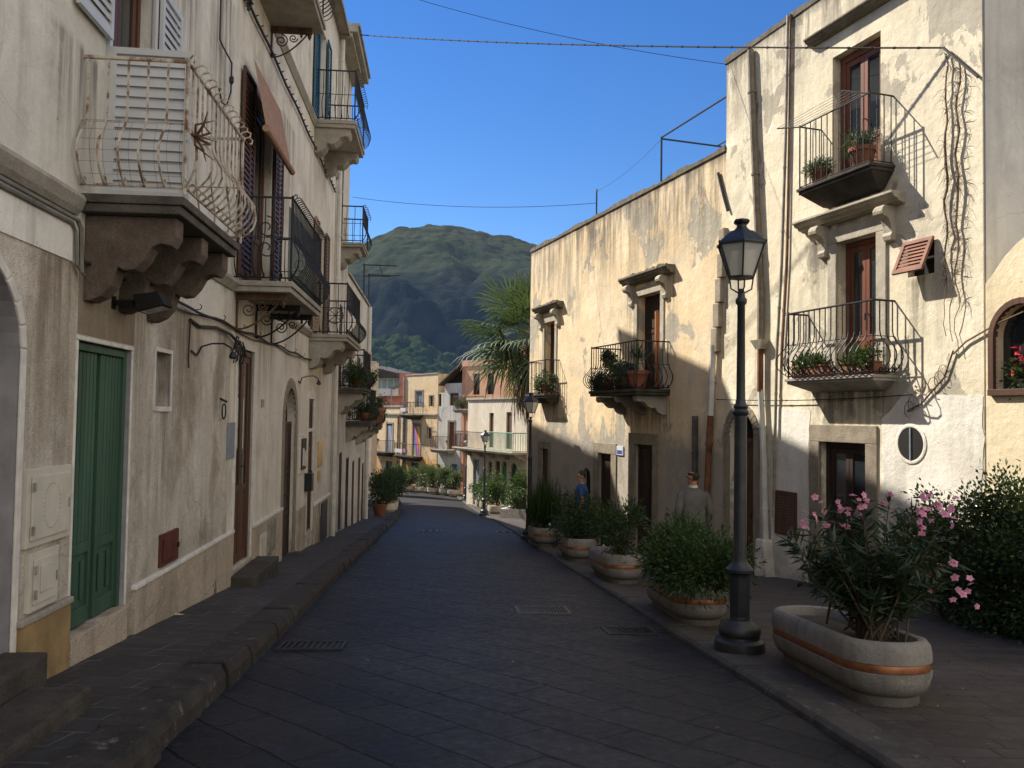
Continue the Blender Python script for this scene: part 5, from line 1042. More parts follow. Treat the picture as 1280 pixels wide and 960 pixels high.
for key,row in (('R',rowR),('L',rowL),('E',rowE)):
    for i,(x,y) in enumerate(row):
        sw=SW_L if key=='L' else SW_R
        o=sp_ if first else copy_tree(sp_); first=False; o.location=(x,y,g(y)+sw); s_=random.uniform(.92,1.08); o.scale=(s_,s_,s_); tag(o,'buff round stone planter '+names[key][i],'planter','round stone planters at the far end')
        pr=ppr[key]; b=copy_tree(pr[0]) if pr[1] else pr[0]; pr[1]=True; b.location=(x,y,g(y)+sw+.38); b.rotation_euler=(0,0,i*1.3); s_=random.uniform(.85,1.12); b.scale=(s_,s_,s_*random.uniform(.85,1.15))
        tag(b,{'R':'green shrub ','L':'dark shaded shrub ','E':'pale sunlit shrub '}[key]+'in the round planter '+names[key][i],'shrub','shrubs in round planters at the far end')
cp=clay_pot()
for i,(x,y,s_,t) in enumerate([(-5.55,36.3,1.15,'terracotta pot at the near end of the left plant row'),(-6.6,46.5,1.4,'large terracotta pot near the left house wall'),(-6.9,49.5,1.2,'second terracotta pot near the left house wall')]):
    o=cp if i==0 else copy_tree(cp); o.location=(x,y,g(y)+SW_L); o.scale=(s_,s_,s_); tag(o,t,'pot','terracotta pots on the left pavement')
    bush('shrub','dark plant in the '+t,(x,y,g(y)+SW_L+.44*s_),.62*s_,.62*s_,.55*s_,26,1500,.13,.05,L_dark,seed=60+i,spread=.14)
# low white planting bed by the corner
e=empty('planting_bed',(.55,39.6,g(39.6)+SW_R),R(-20),'low white walled planting bed beyond the corner of the ochre house','planting bed')
mb=MB(); mb.box(-.6,1.4,-.9,-.75,-.2,.45).box(-.75,-.6,-.9,1.5,-.2,.45); mb.build('wall',X['whitepaint'],e,bevel=.01); MB().box(-.6,1.4,-.75,1.5,-.2,.35).build('soil',X['soil'],e)
bush('shrub','leafy green climber rising from the white planting bed',(.75,40.2,g(40)+.45),.6,.6,.95,40,2600,.13,.06,L_mid,seed=71,spread=.16)
bush('shrub','low dark shrub at the front of the white planting bed',(.35,39.2,g(39)+.45),.55,.45,.42,26,1500,.12,.05,L_dark,seed=72,spread=.13)
# ================================================================== fan palm
def palm(loc,name,label,trunk_h,nl,pet,bl,skirt,seed):
    e=empty(name,loc,0,label,'palm'); r=np.random.default_rng(seed); mb=MB()
    pts=[(.04*math.sin(i*.9),.03*math.cos(i*1.1),trunk_h*i/10) for i in range(11)]; mb.tube(pts,[.30-.10*i/10 for i in range(11)],12); mb.build('trunk',simple('palm_trunk',(.12,.085,.055),.95,0,.4,10,.8,14),e,True)
    V=[];F=[];S=MB()
    def leaf(a,el,pl,b_,V,F,droop):
        d=np.array([math.cos(a)*math.cos(el),math.sin(a)*math.cos(el),math.sin(el)]); c=np.array([0,0,trunk_h]); p=c+d*pl+np.array([0,0,-.18*pl*pl*max(0,math.cos(el))])
        S.tube([tuple(c),tuple(c+d*pl*.5+np.array([0,0,.03])),tuple(p)],[.03,.022,.014],4)
        d2=d+np.array([0,0,-.28]); d2/=np.linalg.norm(d2); s=np.cross(d2,[0,0,1.]); s/=np.linalg.norm(s)+1e-9; up=np.cross(s,d2); tilt=r.normal()*.4; s=s*math.cos(tilt)+up*math.sin(tilt); up=np.cross(s,d2)
        n=26
        for k in range(n):
            t=(k/(n-1)-.5)*2*R(105); dd=d2*math.cos(t)+s*math.sin(t)+up*.12*math.cos(2*t); L=b_*(.72+.28*math.cos(t))*(.9+.2*r.random()); w_=np.cross(dd,up); w_/=np.linalg.norm(w_)+1e-9
            cs=d2*b_*.42*max(0,1-abs(t)/R(70))-np.array([0,0,.10])*max(0,1-abs(t)/R(70)); p_=p; p=p+cs*(.3+.7*r.random()); q1=p+dd*L*.5; q2=p+dd*L*.8+np.array([0,0,-droop*L*.22]); q3=p+dd*L*.98+np.array([0,0,-droop*L*(.55+.3*r.random())])
            i=len(V); V+=[p-w_*.006,p+w_*.006,q1+w_*.038,q1-w_*.038,q2+w_*.026,q2-w_*.026,q3+w_*.003,q3-w_*.003]; F+=[(i,i+1,i+2,i+3),(i+3,i+2,i+4,i+5),(i+5,i+4,i+6,i+7)]; p=p_
    for k in range(nl): leaf(k*2.39996+r.normal()*.2,R(78-115*(k/nl)+r.normal()*7),pet*(.75+.4*r.random()),bl*(.85+.3*r.random()),V,F,.10+.42*k/nl)
    np_mesh('fronds',V,F,L_palm,e); S.build('frond_stalks',leaf_mat('frond_stalk',(.10,.13,.05),(.16,.18,.08),.0),e,True)
    V=[];F=[];n=int(900*skirt)
    for k in range(n):
        a=r.uniform(0,2*PI); rr_=r.uniform(.3,.95); z=trunk_h-.15-r.random()**1.3*2.3*skirt; p=np.array([math.cos(a)*.3,math.sin(a)*.3,z]); q=np.array([math.cos(a)*rr_,math.sin(a)*rr_,z-.35]); t=q+np.array([r.normal()*.08,r.normal()*.08,-r.uniform(.5,1.0)]); w_=np.array([-math.sin(a),math.cos(a),0])*.022
        i=len(V); V+=[p-w_,p+w_,q+w_*1.4,q-w_*1.4,t+w_*.2,t-w_*.2]; F+=[(i,i+1,i+2,i+3),(i+3,i+2,i+4,i+5)]
    np_mesh('dead_skirt',V,F,L_dead,e); return e
palm((.88,33.4,g(33.4)+.05),'fan_palm','tall fan palm with brown skirt of dead fronds beyond the ochre house',7.35,54,1.35,1.5,1.0,5)
# ================================================================== people
def skin_mesh(name,verts,edges,rad,mat,parent,root=0,sub=2):
    me=bpy.data.meshes.new(name+'_skeleton'); me.from_pydata(verts,edges,[]); ob=bpy.data.objects.new(name+'_skeleton',me); COL.objects.link(ob)
    ob.modifiers.new('Skin','SKIN'); 
    if not me.skin_vertices: me.attributes
    for i,sv in enumerate(me.skin_vertices[0].data): sv.radius=(rad[i],rad[i]) if not isinstance(rad[i],tuple) else rad[i]; sv.use_root=(i==root)
    m=ob.modifiers.new('Sub','SUBSURF'); m.levels=sub; m.render_levels=sub
    dg=bpy.context.evaluated_depsgraph_get(); dg.update(); nm=bpy.data.meshes.new_from_object(ob.evaluated_get(dg)); nm.name=name
    bpy.data.objects.remove(ob); return link_mesh(name,nm,mat,parent,True)
X['skin']=simple('skin',(.42,.22,.15),.55,0,.1,12,.05); X['hairdark']=simple('dark_hair',(.035,.022,.015),.7,0,.4,40,.3,80)
def person(label,loc,rz,ht,top,topcol,legs,bald,elbow_out=.10,turn=0.,short=False,jacket=True,fwd=.03):
    e=empty('person',loc,rz,label,'person'); s=ht/1.76; e.scale=(s,s,s)
    V=[];E_=[];Rd=[]
    def v(p,r,frm=None): V.append(p); Rd.append(r); (E_.append((frm,len(V)-1)) if frm is not None else None); return len(V)-1
    pel=v((0,0,.95),.13); w_=v((0,.005,1.10),.125,pel); ch=v((0,0,1.30),.14,w_); nb=v((0,-.01,1.46),.075,ch); nk=v((0,.0,1.53),.056,nb)
    ct,st=math.cos(turn),math.sin(turn); hd=lambda x,y,z:(x*ct-y*st,x*st+y*ct,z)
    jw=v(hd(0,.025,1.60),.066,nk); sk=v(hd(0,.005,1.68),.088,jw); cr=v(hd(0,-.005,1.735),.062,sk)
    chn=v(hd(0,.085,1.592),.026,jw); ns=v(hd(0,.112,1.658),.013,sk); br=v(hd(0,.085,1.685),.03,sk)
    for q in (-1,1): v(hd(q*.088,-.008,1.665),.020,sk)
    hands=[]
    for q in (-1,1):
        sh=v((q*.165,0,1.385),.05,ch); el=v((q*(.20+elbow_out),-.05,1.12),.043,sh); wr=v((q*(.20+elbow_out*.55),fwd+.06,.88),.028,el); pm=v((q*(.195+elbow_out*.5),fwd+.08,.80),.032,wr)
        for f,(dx,L) in enumerate(((-.022,.075),(-.007,.088),(.009,.082),(.022,.066))):
            a=v((q*(.195+elbow_out*.5)+dx*.6,fwd+.085+.008*f,.755),.0095,pm); b=v((q*(.195+elbow_out*.48)+dx*.6,fwd+.10+.008*f,.755-L*.55),.0085,a); v((q*(.19+elbow_out*.45)+dx*.6,fwd+.115+.006*f,.755-L*.9),.007,b)
        a=v((q*(.17+elbow_out*.5),fwd+.105,.80),.010,pm); v((q*(.16+elbow_out*.5),fwd+.125,.75),.008,a)
        hp=v((q*.085,0,.90),.10,pel); kn=v((q*.10,.02,.50),.058,hp); an=v((q*.105,-.02,.09),.038,kn); v((q*.12,.12,.035),.036,an)
    skin_mesh('body',V,E_,Rd,X['skin'],e)
    def loft(rings,n=20,mb=None):
        mb=mb or MB(); vs=[];fs=[]
        for z,rx,ry,cy in rings:
            for k in range(n): t=2*PI*k/n; c_,s_=math.cos(t),math.sin(t); vs.append((rx*math.copysign(abs(c_)**.8,c_),cy+ry*math.copysign(abs(s_)**.8,s_),z+.006*math.sin(5*t+z*9)))
        m=len(rings)
        for i in range(m-1):
            for k in range(n): fs.append((i*n+k,i*n+(k+1)%n,(i+1)*n+(k+1)%n,(i+1)*n+k))
        fs+=[tuple(range(n-1,-1,-1)),tuple(range((m-1)*n,m*n))]; return mb.add(vs,fs)
    hem=.76 if jacket else .90
    mb=loft([(hem,.215,.155,.0),(hem+.1,.212,.152,0),(1.02,.195,.142,0),(1.12,.195,.142,0),(1.25,.215,.15,0),(1.34,.225,.148,-.005),(1.405,.215,.13,-.008),(1.445,.17,.108,-.01),(1.475,.10,.085,-.012),(1.50,.078,.075,-.008)])
    for q in (-1,1):
        pts=[(q*.165,0,1.40),(q*.20,-.005,1.36),(q*(.205+elbow_out*.5),-.03,1.24),(q*(.20+elbow_out),-.05,1.12)]; rr_=[.075,.078,.068,.060]
        if not short: pts+=[(q*(.20+elbow_out*.8),fwd,1.0),(q*(.20+elbow_out*.57),fwd+.055,.89)]; rr_+=[.055,.046]
        else: pts=pts[:3]
        mb.tube(pts,rr_[:len(pts)],14)
    mb.build(top,topcol,e,True)
    if jacket:
        mb=loft([(1.47,.075,.075,-.006),(1.535,.066,.066,-.002)],16); mb.build('shirt_collar',X['whitecloth'],e,True)
    mb=loft([(.84,.175,.125,0),(.98,.17,.12,0),(1.06,.165,.118,0)])
    for q in (-1,1): mb.tube([(q*.09,0,.94),(q*.092,.005,.78),(q*.10,.02,.50),(q*.105,-.01,.25),(q*.105,-.02,.06)],[.105,.10,.075,.068,.064],14)
    mb.build('trousers',legs,e,True)
    mb=MB()
    for q in (-1,1): mb.tube([(q*.105,-.07,.045),(q*.108,0,.055),(q*.115,.09,.045),(q*.12,.17,.03)],[.04,.05,.046,.03],10)
    mb.build('shoes',X['black'],e,True)
    # hair: shell over the back and sides (top left bare for the balding man)
    mb=MB(); vs=[];fs=[]; na,nb_=20,9
    for i in range(nb_+1):
        ph=(PI*.30+PI*.36*i/nb_) if not bald else PI*.37+(PI*.30)*i/nb_
        for k in range(na+1):
            th=PI*.86+PI*1.28*k/na if not bald else PI*.80+PI*1.4*k/na
            d=(math.sin(ph)*math.cos(th),math.sin(ph)*math.sin(th),math.cos(ph))
            vs.append(hd(d[0]*.088,d[1]*.102-.006,1.69+d[2]*.105))
    for i in range(nb_):
        for k in range(na): a=i*(na+1)+k; fs.append((a,a+1,a+na+2,a+na+1))
    mb.add(vs,fs)
    if not bald: mb.lathe([(.090*math.sin(a)+.0005,.112*math.cos(a)) for a in [PI*.34*(6-i)/6 for i in range(7)]],20,hd(0,-.006,1.69))
    mb.build('hair',X['hairdark'],e,True)
    mb=MB()
    for q in (-1,1): mb.tube([hd(q*.083,.0,1.672),hd(q*.078,.07,1.675),hd(q*.055,.10,1.672)],.004,5); mb.tube([hd(q*.034+.022*math.cos(t),.108,1.668+.018*math.sin(t)) for t in [2*PI*k/10 for k in range(10)]],.003,4,True)
    if bald: mb.build('glasses',X['black'],e)
    mb=MB()
    for q in (-1,1): mb.lathe([(.002,-.008),(.009,0),(.002,.008)],8,hd(q*.032,.093,1.668))
    mb.build('eyes',X['dark'],e); MB().tube([hd(-.022,.094,1.618),hd(0,.102,1.617),hd(.022,.094,1.618)],.005,5).build('mouth',simple('lips',(.30,.11,.09),.5,0,.1),e)
    return e
X['suit']=simple('grey_suit_cloth',(.115,.108,.098),.9,0,.25,5,.7,7); X['suitleg']=simple('grey_trouser_cloth',(.15,.14,.13),.9,0,.15,30,.15); X['blueshirt']=simple('blue_shirt_cloth',(.03,.075,.24),.85,0,.25,6,.6,8); X['jean']=simple('dark_jeans',(.025,.03,.05),.9,0,.2,14,.1)
person('balding man in a grey suit seen from behind, wearing glasses, walking along the pavement',(2.92,13.6,g(13.6)+SW_R),R(12),1.79,'jacket',X['suit'],X['suitleg'],True,.07,R(28))
pm_=person('man in a blue shirt with short brown hair in profile beside the wall niche',(1.66,19.9,g(19.9)+SW_R),R(82),1.84,'shirt',X['blueshirt'],X['jean'],False,.06,R(8),short=True,jacket=False)
MB().lathe([(.002,0),(.03,.003),(.002,.006)],10,(0,0,0)).build('shirt_emblem',X['whitecloth'],pm_,loc=(-.12,.155,1.14)).rotation_euler=(R(-90),0,0)
# ================================================================== things on and by the walls
def fpot(h,l,y,z,s_,label,fol='rosemary',pot='round',seed=1,group=None,Lw=.5,fs=1.):
    if fol=='leafy' and pot=='round': fs=s_*1.1; s_=min(s_,1.05)
    e=empty('potted_plant',h.fr.world(l,y,z),h.fr.a,label,'potted plant',group); mb=MB()
    if pot=='round': mb.lathe([(.09*s_,0),(.10*s_,.01),(.14*s_,.2*s_),(.155*s_,.2*s_),(.155*s_,.25*s_),(.13*s_,.25*s_),(.12*s_,.2*s_)],14); mb.build('pot',X['terracotta'],e,True); zt=.24*s_; rx,ry=.18*s_*max(1,fs),.18*s_*max(1,fs)
    else: mb.box(-Lw/2,Lw/2,-.09,.09,0,.17).box(-Lw/2-.015,Lw/2+.015,-.105,.105,.1701,.195); mb.build('trough',X['terracotta'],e,bevel=.01); zt=.18; rx,ry=Lw*.52,.14
    m_,L,W,n,rz=dict(rosemary=(L_rose,.07,.012,1500,.16),leafy=(L_mid,.06,.035,900,.17),hang=(L_mid,.06,.03,1300,.15),dracaena=(L_mid,.42,.03,90,.1),grass=(L_dark,.20,.014,1500,.17))[fol]
    if fol=='dracaena':
        r=np.random.default_rng(seed); D=r.normal(size=(n,3))*np.array([1,1,.5])+np.array([0,0,.6]); leaf_obj('foliage',np.zeros((n,3))+np.array([0,0,zt+.28]),D,L,W,m_,e,seed=seed,curl=.25); MB().tube([(0,0,zt-.05),(.01,0,zt+.3)],.015,6).build('stem',X['bark'],e)
    else:
        P,D,C=clumps(16,.045*max(1,s_*.8,fs*.8),int(n*max(1,fs)),rx,ry,rz*s_*max(1,fs) if pot=='round' else rz,(0,0,zt+.05+.07*(max(1,fs)-1)),seed,.3); ok=P[:,2]>(.02 if fol!='hang' else -.15); leaf_obj('foliage',P[ok],D[ok],L,W,m_,e,seed=seed)
        stems('stem',[((0,0,zt-.06),tuple(c)) for c in C[:6]],.006,X['bark'],e)
    return e
fpot(H3,1.66,-.24,5.335,1.0,'rosemary in a terracotta pot at far end of the top balcony',seed=1)
fpot(H3,2.62,-.24,5.335,1.3,'larger rosemary in a terracotta pot at near end of the top balcony',seed=2)
fpot(H3,1.50,-.27,2.275,1,'trough of grassy greenery at far end of the middle belly balcony','hang','trough',3,Lw=.75); fpot(H3,2.62,-.27,2.275,1,'trough of leafy greenery at near end of the middle belly balcony','hang','trough',4,Lw=.68)
fpot(H2,-5.55,-.66,2.225,1,'grassy trough at far end of the ochre house large balcony','grass','trough',5,Lw=.8); fpot(H2,-4.75,-.62,2.225,1.5,'bushy pot in the middle of the ochre house large balcony','leafy','round',6); fpot(H2,-4.30,-.66,2.225,1.6,'rounded bushy pot beside the open door leaf on the large balcony','leafy','round',7)
fpot(H2,-3.85,-.62,2.225,1.6,'tall terracotta pot with spiky plant at near end of the large balcony','dracaena','round',8)
fpot(H2,-5.2,-.70,2.75,.7,'small red pot hung on the rail of the large balcony','leafy','round',9)
fpot(H2,-10.45,-.28,2.255,1.5,'green potted plant on the small far balcony of the ochre house','leafy','round',10)
fpot(H5,17.6,-.5,2.31,2.2,'large dark bushy pot on the sandy house lower balcony','leafy','round',11); fpot(H5,18.5,-.55,2.31,2.0,'second dark bushy pot on the sandy house lower balcony','leafy','round',12)
fpot(H6,20.4,-.5,1.36,2.2,'dark potted bush on near balcony of the terrace house','leafy','round',13); fpot(H6,23.6,-.6,1.16,2.6,'trailing potted bush on far balcony of the terrace house','hang','round',14); fpot(H6,24.6,-.6,1.16,2.0,'small potted bush at the end of far balcony of the terrace house','leafy','round',15)
class _F: pass
_s=_F(); _s.fr=FS; fpot(_s,1.2,-.5,-.74,2.2,'flowering pot on the salmon house lower balcony','leafy','round',16); fpot(_s,.5,-.4,2.03,2.4,'dry potted shrub on the salmon house upper balcony','leafy','round',17); fpot(_s,1.5,-.4,2.03,2.2,'second dry potted shrub on the salmon house upper balcony','leafy','round',18)
e=empty('pot_flowers',FS.world(1.1,-.6,-.35),FS.a,'magenta flowers in the pot on the salmon house lower balcony','flowers'); flowers('petals',np.random.default_rng(3).normal(size=(26,3))*np.array([.2,.12,.1]),.06,X['pink'],e)
e=empty('window_flowers',RF.world(4.98,.10,2.05),RF.a,'red flowering plant inside the arched brown window','flowers'); P,D,C=clumps(8,.06,260,.2,.05,.16,(0,0,.16),9,.3); leaf_obj('foliage',P,D,.07,.04,L_dark,e); flowers('flower',np.random.default_rng(4).normal(size=(14,3))*np.array([.10,.02,.08])+np.array([0,-.05,.34]),.04,X['redf'],e)
# dry vines on the tall house
e=empty('dry_vine',RF.world(4.02,0,3.1),RF.a,'two dry leafless vine stems hanging down the tall yellow house wall','vine'); r=random.Random(4)
for x0,zt,zb in ((-.03,3.45,-.35),(.16,3.3,-.6)):
    mb=MB(); pts=[]; 
    for i in range(26): t=i/25; pts.append((x0+.03*math.sin(i*1.3)+r.uniform(-.02,.02)-.04*t,-.035-r.uniform(0,.02),zt+(zb-zt)*t))
    mb.tube(pts,[.007+.011*(1-abs(2*i/25-.8)) if i<20 else .005 for i in range(26)],5)
    for k in range(170):
        p=r.choice(pts[:21]); a=r.uniform(0,2*PI); L=r.uniform(.05,.30); q=(p[0]+L*.7*math.cos(a),p[1]-r.uniform(0,.05),p[2]+L*math.sin(a)*.6-.08); mb.tube([p,((p[0]+q[0])/2+.02,p[1]-.03,(p[2]+q[2])/2+.03),q],[.004,.003,.0015],3)
    mb.build('vine_stem',X['oldwood'],e)
mb=MB(); mb.tube([(.05,-.03,-.55),(-.1,-.03,-.9),(-.5,-.03,-1.25),(-.75,-.03,-1.35)],.012,5).tube([(.05,-.03,-.6),(.25,-.03,-.45),(.75,-.03,-.25),(1.1,-.03,-.15)],.012,5)
for k in range(7): c=(-.1-.1*k+r.uniform(-.05,.05),-.03,-.85-.08*k); mb.tube([(c[0]+.09*math.cos(t),c[1]-.02,c[2]+.12*math.sin(t)) for t in [PI*2*i/9 for i in range(8)]],.005,4)
mb.build('vine_runner',X['oldwood'],e)
# cables
def cable(name,label,a,b,sag,r_,n=24,bead=0):
    a,b=Vector(a),Vector(b); e=empty(name,a,0,label,'cable'); mb=MB(); pts=[]
    for i in range(n+1): t=i/n; p=(b-a)*t; p.z-=sag*4*t*(1-t); pts.append(p)
    rad=r_
    if bead:
        pts=[];rad=[];k=int((b-a).length/bead)
        for i in range(k):
            for f,q in ((0,2),(.09,2),(.1,1),(.99,1)): t=(i+f)/k; p=(b-a)*t; p.z-=sag*4*t*(1-t); pts.append(p); rad.append(r_*(1.45 if q==2 else 1))
    mb.tube(pts,rad,5); mb.build('strand',X['cable'],e)
cable('overhead_cable','thick dark cable strung across the street from left eave to the vine',LF.world(16.2,-.55,11.9),RF.world(3.95,-.06,6.66),.10,.014,30,.35)
cable('overhead_cable','thin wire crossing the sky to the corner of the tall yellow house',LF.world(12.5,.0,11.75),RF.world(-1.3,-.03,8.5),.25,.006)
cable('overhead_cable','thin low wire from the left houses to the roof mast',LF.world(19.2,-.1,8.2),RF.world(-8.1,.25,7.4),.2,.007)
cable('overhead_cable','thin wire running from the roof mast to the pergola frame',RF.world(-8.1,.25,7.72),RF.world(-4.48,.25,8.05),.12,.004)
cable('wall_cable','cable bundle draped from the vine top to the corner of the tall house',RF.world(3.95,-.06,6.66),RF.world(4.5,-.05,6.05),.0,.02,8)
cable('wall_cable','thin cable stretched along the tall house wall below its middle balcony',RF.world(-1.6,-.06,1.98),RF.world(3.4,-.05,1.98),.05,.008,20,.7)
e=empty('wall_cable',LF.world(0,0,2.74),LF.a,'black cable bundle with hooks running along the left house fronts','cable'); mb=MB(); r=random.Random(9)
mb.tube([(x*.4-.04,-.045-.012*math.sin(x*.9),.0+.02*math.sin(x*1.3)) for x in range(41)],.017,6); mb.tube([(x*.4+.3,-.03,-.03+.03*math.sin(x*.7+1)) for x in range(39)],.009,5); mb.build('strand',X['cable'],e)
mb=MB()
for i in range(14): mb.tube([(1.0+1.1*i,.01,.02),(1.0+1.1*i,-.06,.03),(1.0+1.1*i,-.075,.07),(1.0+1.1*i,-.05,.09)],.007,4)
mb.build('hook',X['iron'],e)
e=empty('wall_cable',LF.world(4.3,0,2.5),LF.a,'tangled junction of cables above the brown street door','cable'); mb=MB()
mb.tube([(-1.35,-.02,.12),(-1.0,-.03,.08),(-.3,-.04,.14),(.4,-.05,.12),(.9,-.06,.02),(1.3,-.05,-.1)],.02,6)
for k in range(12): x=r.uniform(.6,1.15); mb.tube([(x,-.05,.08),(x+r.uniform(-.12,.12),-.09,r.uniform(-.15,.15)),(x+r.uniform(-.1,.15),-.04,r.uniform(-.25,.0))],.009,4)
mb.tube([(-1.35,-.02,.12),(-1.38,-.02,-.3),(-1.36,-.02,-.42)],.009,5); mb.build('strand',X['cable'],e)
e=empty('wall_cable',LF.world(12,0,7.36),LF.a,'beaded black cable along the upper wall of the balconied left house','cable'); mb=MB(); mb.tube([(-8.2+.4*i,-.05,.02*math.sin(i)) for i in range(30)],.022,5)
for i in range(34): mb.tube([(-8.1+.34*i,-.05,-.02),(-8.1+.34*i+.05,-.09,.03),(-8.1+.34*i+.1,-.05,.04)],.012,4)
mb.build('strand',X['cable'],e)
e=empty('conduit',LF.world(-.10,0,2.7),LF.a,'bent grey conduit coming down below the string course at left','conduit'); mb=MB(); mb.tube([(-4,-.05,.335),(-.05,-.05,.335),(.0,-.055,.28),(.02,-.055,.05),(.04,-.055,-.05)],.018,6).tube([(-4,-.03,.30),(-.09,-.03,.30),(-.03,-.03,.25),(-.02,-.04,.0),(.1,-.05,-.06)],.012,6); mb.build('tube',X['greycable'],e,True)
e=empty('hanging_cable',LF.world(3.8,0,5.9),LF.a,'loose looped cable hanging on the upper left wall','cable'); mb=MB(); mb.tube([(0,-.03,1.4),(.02,-.03,.3),(.1,-.05,.25),(.35,-.1,.15),(.42,-.08,-.2),(.3,-.06,-.42),(.12,-.05,-.45),(.03,-.03,-.3)],.011,5); mb.lathe([(.01,-.06),(.03,-.03),(.03,.03),(.01,.06)],8,(.40,-.09,-.05)); mb.build('strand',X['cable'],e)
e=empty('cable_box',LF.world(5.0,0,7.55),LF.a,'dark cable junction cluster under the upper left balcony','cable'); mb=MB()
for k in range(10): x,z=r.uniform(-.15,.25),r.uniform(-.2,.12); mb.tube([(x,-.03,z),(x+r.uniform(-.1,.1),-.12,z+r.uniform(-.1,.1)),(x+.05,-.05,z-.15)],.014,5)
mb.build('strand',X['cable'],e)
# floodlight and swan-neck lamps
e=empty('floodlight',LF.world(.72,0,2.52),LF.a,'black box floodlight on a short arm above the green door','floodlight'); e.scale=(.8,.8,.8); mb=MB().tube([(0,.0,0),(0,-.22,0)],.03,8); mb.box(-.05,.05,-.02,.0,-.07,.07); mb.build('arm',X['black'],e)
mb=MB(); mb.T=Matrix.Translation((.10,-.38,.03))@Matrix.Rotation(R(-16),4,'X'); mb.add([(-.16,-.16,-.09),(.16,-.16,-.09),(.16,.14,-.09),(-.16,.14,-.09),(-.13,-.12,.07),(.13,-.12,.07),(.14,.14,.10),(-.14,.14,.10)],[(0,1,2,3),(4,5,6,7),(0,1,5,4),(1,2,6,5),(2,3,7,6),(3,0,4,7)]); mb.build('housing',simple('floodlight_casing',(.02,.02,.021),.75,0,.2,6,0,spec=.2),e,bevel=.01)
mb=MB(); mb.T=Matrix.Translation((.10,-.38,.03))@Matrix.Rotation(R(-16),4,'X'); mb.box(-.13,.13,-.13,.11,-.097,-.0915); mb.build('lens',simple('lamp_lens',(.05,.05,.055),.15,0,.05),e)
for i,(l,z,t) in enumerate(((3.45,2.30,'small swan neck lamp arm between the niche and the brown street door'),(10.9,2.25,'small swan neck lamp arm beside the stone arched doorway'))):
    e=empty('wall_lamp',LF.world(l,0,z),LF.a,t,'wall lamp'); mb=MB().tube([(-.4,-.015,-.02),(-.2,-.02,-.06),(0,-.02,.06),(.05,-.12,.10),(.12,-.24,.11),(.16,-.32,.06),(.16,-.34,.0)],.011,6); mb.build('arm',X['iron'],e,True); MB().lathe([(.03,-.07),(.05,-.05),(.03,0),(.015,.02)],10,(.16,-.34,0)).build('socket',X['iron'],e,True)
e=empty('iron_ring',LF.world(4.45,-.02,1.72),LF.a,'iron tethering ring on the left wall before the plaque','ring'); MB().tube([(.09*math.cos(t),-.03,.10*math.sin(t)-.12) for t in [2*PI*k/14 for k in range(14)]],.010,5,True).build('ring',X['iron'],e); MB().tube([(-.03,.03,.05),(.02,-.06,.0)],.016,6).build('staple',X['iron'],e)
# steps at the walled arch
h=H1
h.part('doorstep',MB().box(-3.2,-.90,-.27,.02,-1.0,.0),X['lava'],bevel=.025,label='upper stone step under the walled arch'); h.part('doorstep',MB().box(-3.4,-1.18,-.66,-.275,-1.0,-.14),X['lava'],bevel=.025,label='lower stone step under the walled arch')
# roof terrace frame, mast and canopy on the ochre house
e=empty('pergola_frame',RF.world(-4.48,.25,6.9),RF.a,'bare iron pergola frame on the ochre house roof','pergola'); mb=MB(); mb.tube([(0,0,0),(0,0,1.2)],.025,6).tube([(0,2.4,0),(0,2.4,1.2)],.025,6); mb.build('post',X['iron'],e)
MB().tube([(0,0,1.18),(3.05,0,1.18)],.022,6).tube([(0,0,1.15),(0,2.6,1.15)],.022,6).tube([(0,1.5,1.17),(3.05,1.5,1.17)],.020,6).build('beam',X['iron'],e)
e=empty('mast',RF.world(-8.1,.25,6.9),RF.a,'short iron mast standing on the ochre house parapet','mast'); MB().tube([(0,0,0),(0,0,.88)],.022,6).build('pole',X['iron'],e); MB().tube([(-.03,0,.84),(.06,0,.84)],.02,6).build('insulator',X['greypipe'],e)
e=empty('roof_shed',RF.world(-2.2,2.2,6.8),RF.a,'white pitched shed roof peeping over the ochre house parapet','shed'); MB().prism([(-1.0,0),(1.0,0),(1.0,.95),(-1.0,.55)],'y',0,2).build('body',X['whitecloth'],e)
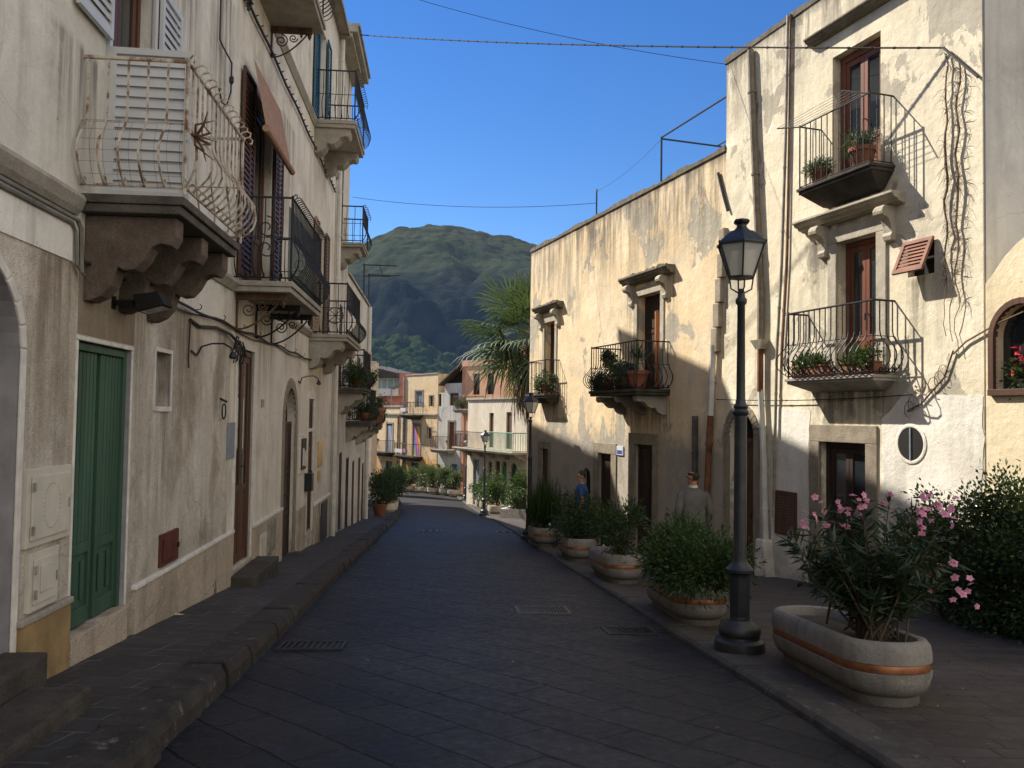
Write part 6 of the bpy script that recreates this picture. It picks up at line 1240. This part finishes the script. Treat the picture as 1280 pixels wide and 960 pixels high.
# grates in the road
def grate(label,x,y,L,W,rz,mat,n,ins=0,slot=True):
    e=empty('drain_grate',(x,y,roadz(x,y)+.006),rz,label,'drain grate'); e.rotation_euler=(math.atan(-.08),0,rz)
    mb=MB(); t=.035; mb.box(-L/2,L/2,-W/2,-W/2+t,-.03,.012).box(-L/2,L/2,W/2-t,W/2,-.03,.012).box(-L/2,-L/2+t,-W/2+t,W/2-t,-.03,.012).box(L/2-t,L/2,-W/2+t,W/2-t,-.03,.012); mb.build('rim',mat,e)
    mb=MB(); p=(L-2*t)/n
    for i in range(n): mb.box(-L/2+t+p*i+p*.3,-L/2+t+p*(i+1)-p*.3,-W/2+t,W/2-t,-.02,.008)
    mb.build('grille',mat,e); MB().box(-L/2+t,L/2-t,-W/2+t,W/2-t,-.028,-.021).build('sump',X['dark'],e)
X['steel']=simple('worn_steel',(.085,.082,.08),.5,.4,.3,9,.15)
grate('worn light steel drain grate right of the road centre',.42,10.7,.66,.62,R(4),X['steel'],16)
grate('dark cast iron drain grate near the right kerb',1.32,9.35,.55,.45,R(4),X['iron'],12); grate('dark iron drain grate at the foot of the left kerb',-1.88,8.25,.62,.42,R(4),X['iron'],9)
grate('distant light manhole cover left of the road centre',-2.6,27.8,.75,.9,R(4),X['steel'],3); grate('distant light manhole cover near the right kerb',-.2,28.2,.75,.7,R(4),X['steel'],3)
# fallen petals and leaves near the oleander, scraps on the road
r=np.random.default_rng(12)
P=np.concatenate([np.stack([r.uniform(2.4,5.2,60),r.uniform(4.6,8.0,60),np.zeros(60)],1),np.stack([r.uniform(-1.5,1.6,18),r.uniform(4.5,12,18),np.zeros(18)],1)])
for p in P: p[2]=(g(p[1])+SW_R+.012) if p[0]>kR(p[1])+.2 else roadz(p[0],p[1])+.014
D=r.normal(size=(len(P),3))*np.array([1,1,.08]); tag(leaf_obj('fallen_petals',P,D,.03,.02,pmat('dried_petal',(.20,.14,.11)),seed=5,curl=.1),'small dried petals and scraps scattered on the paving','litter',kind='stuff')
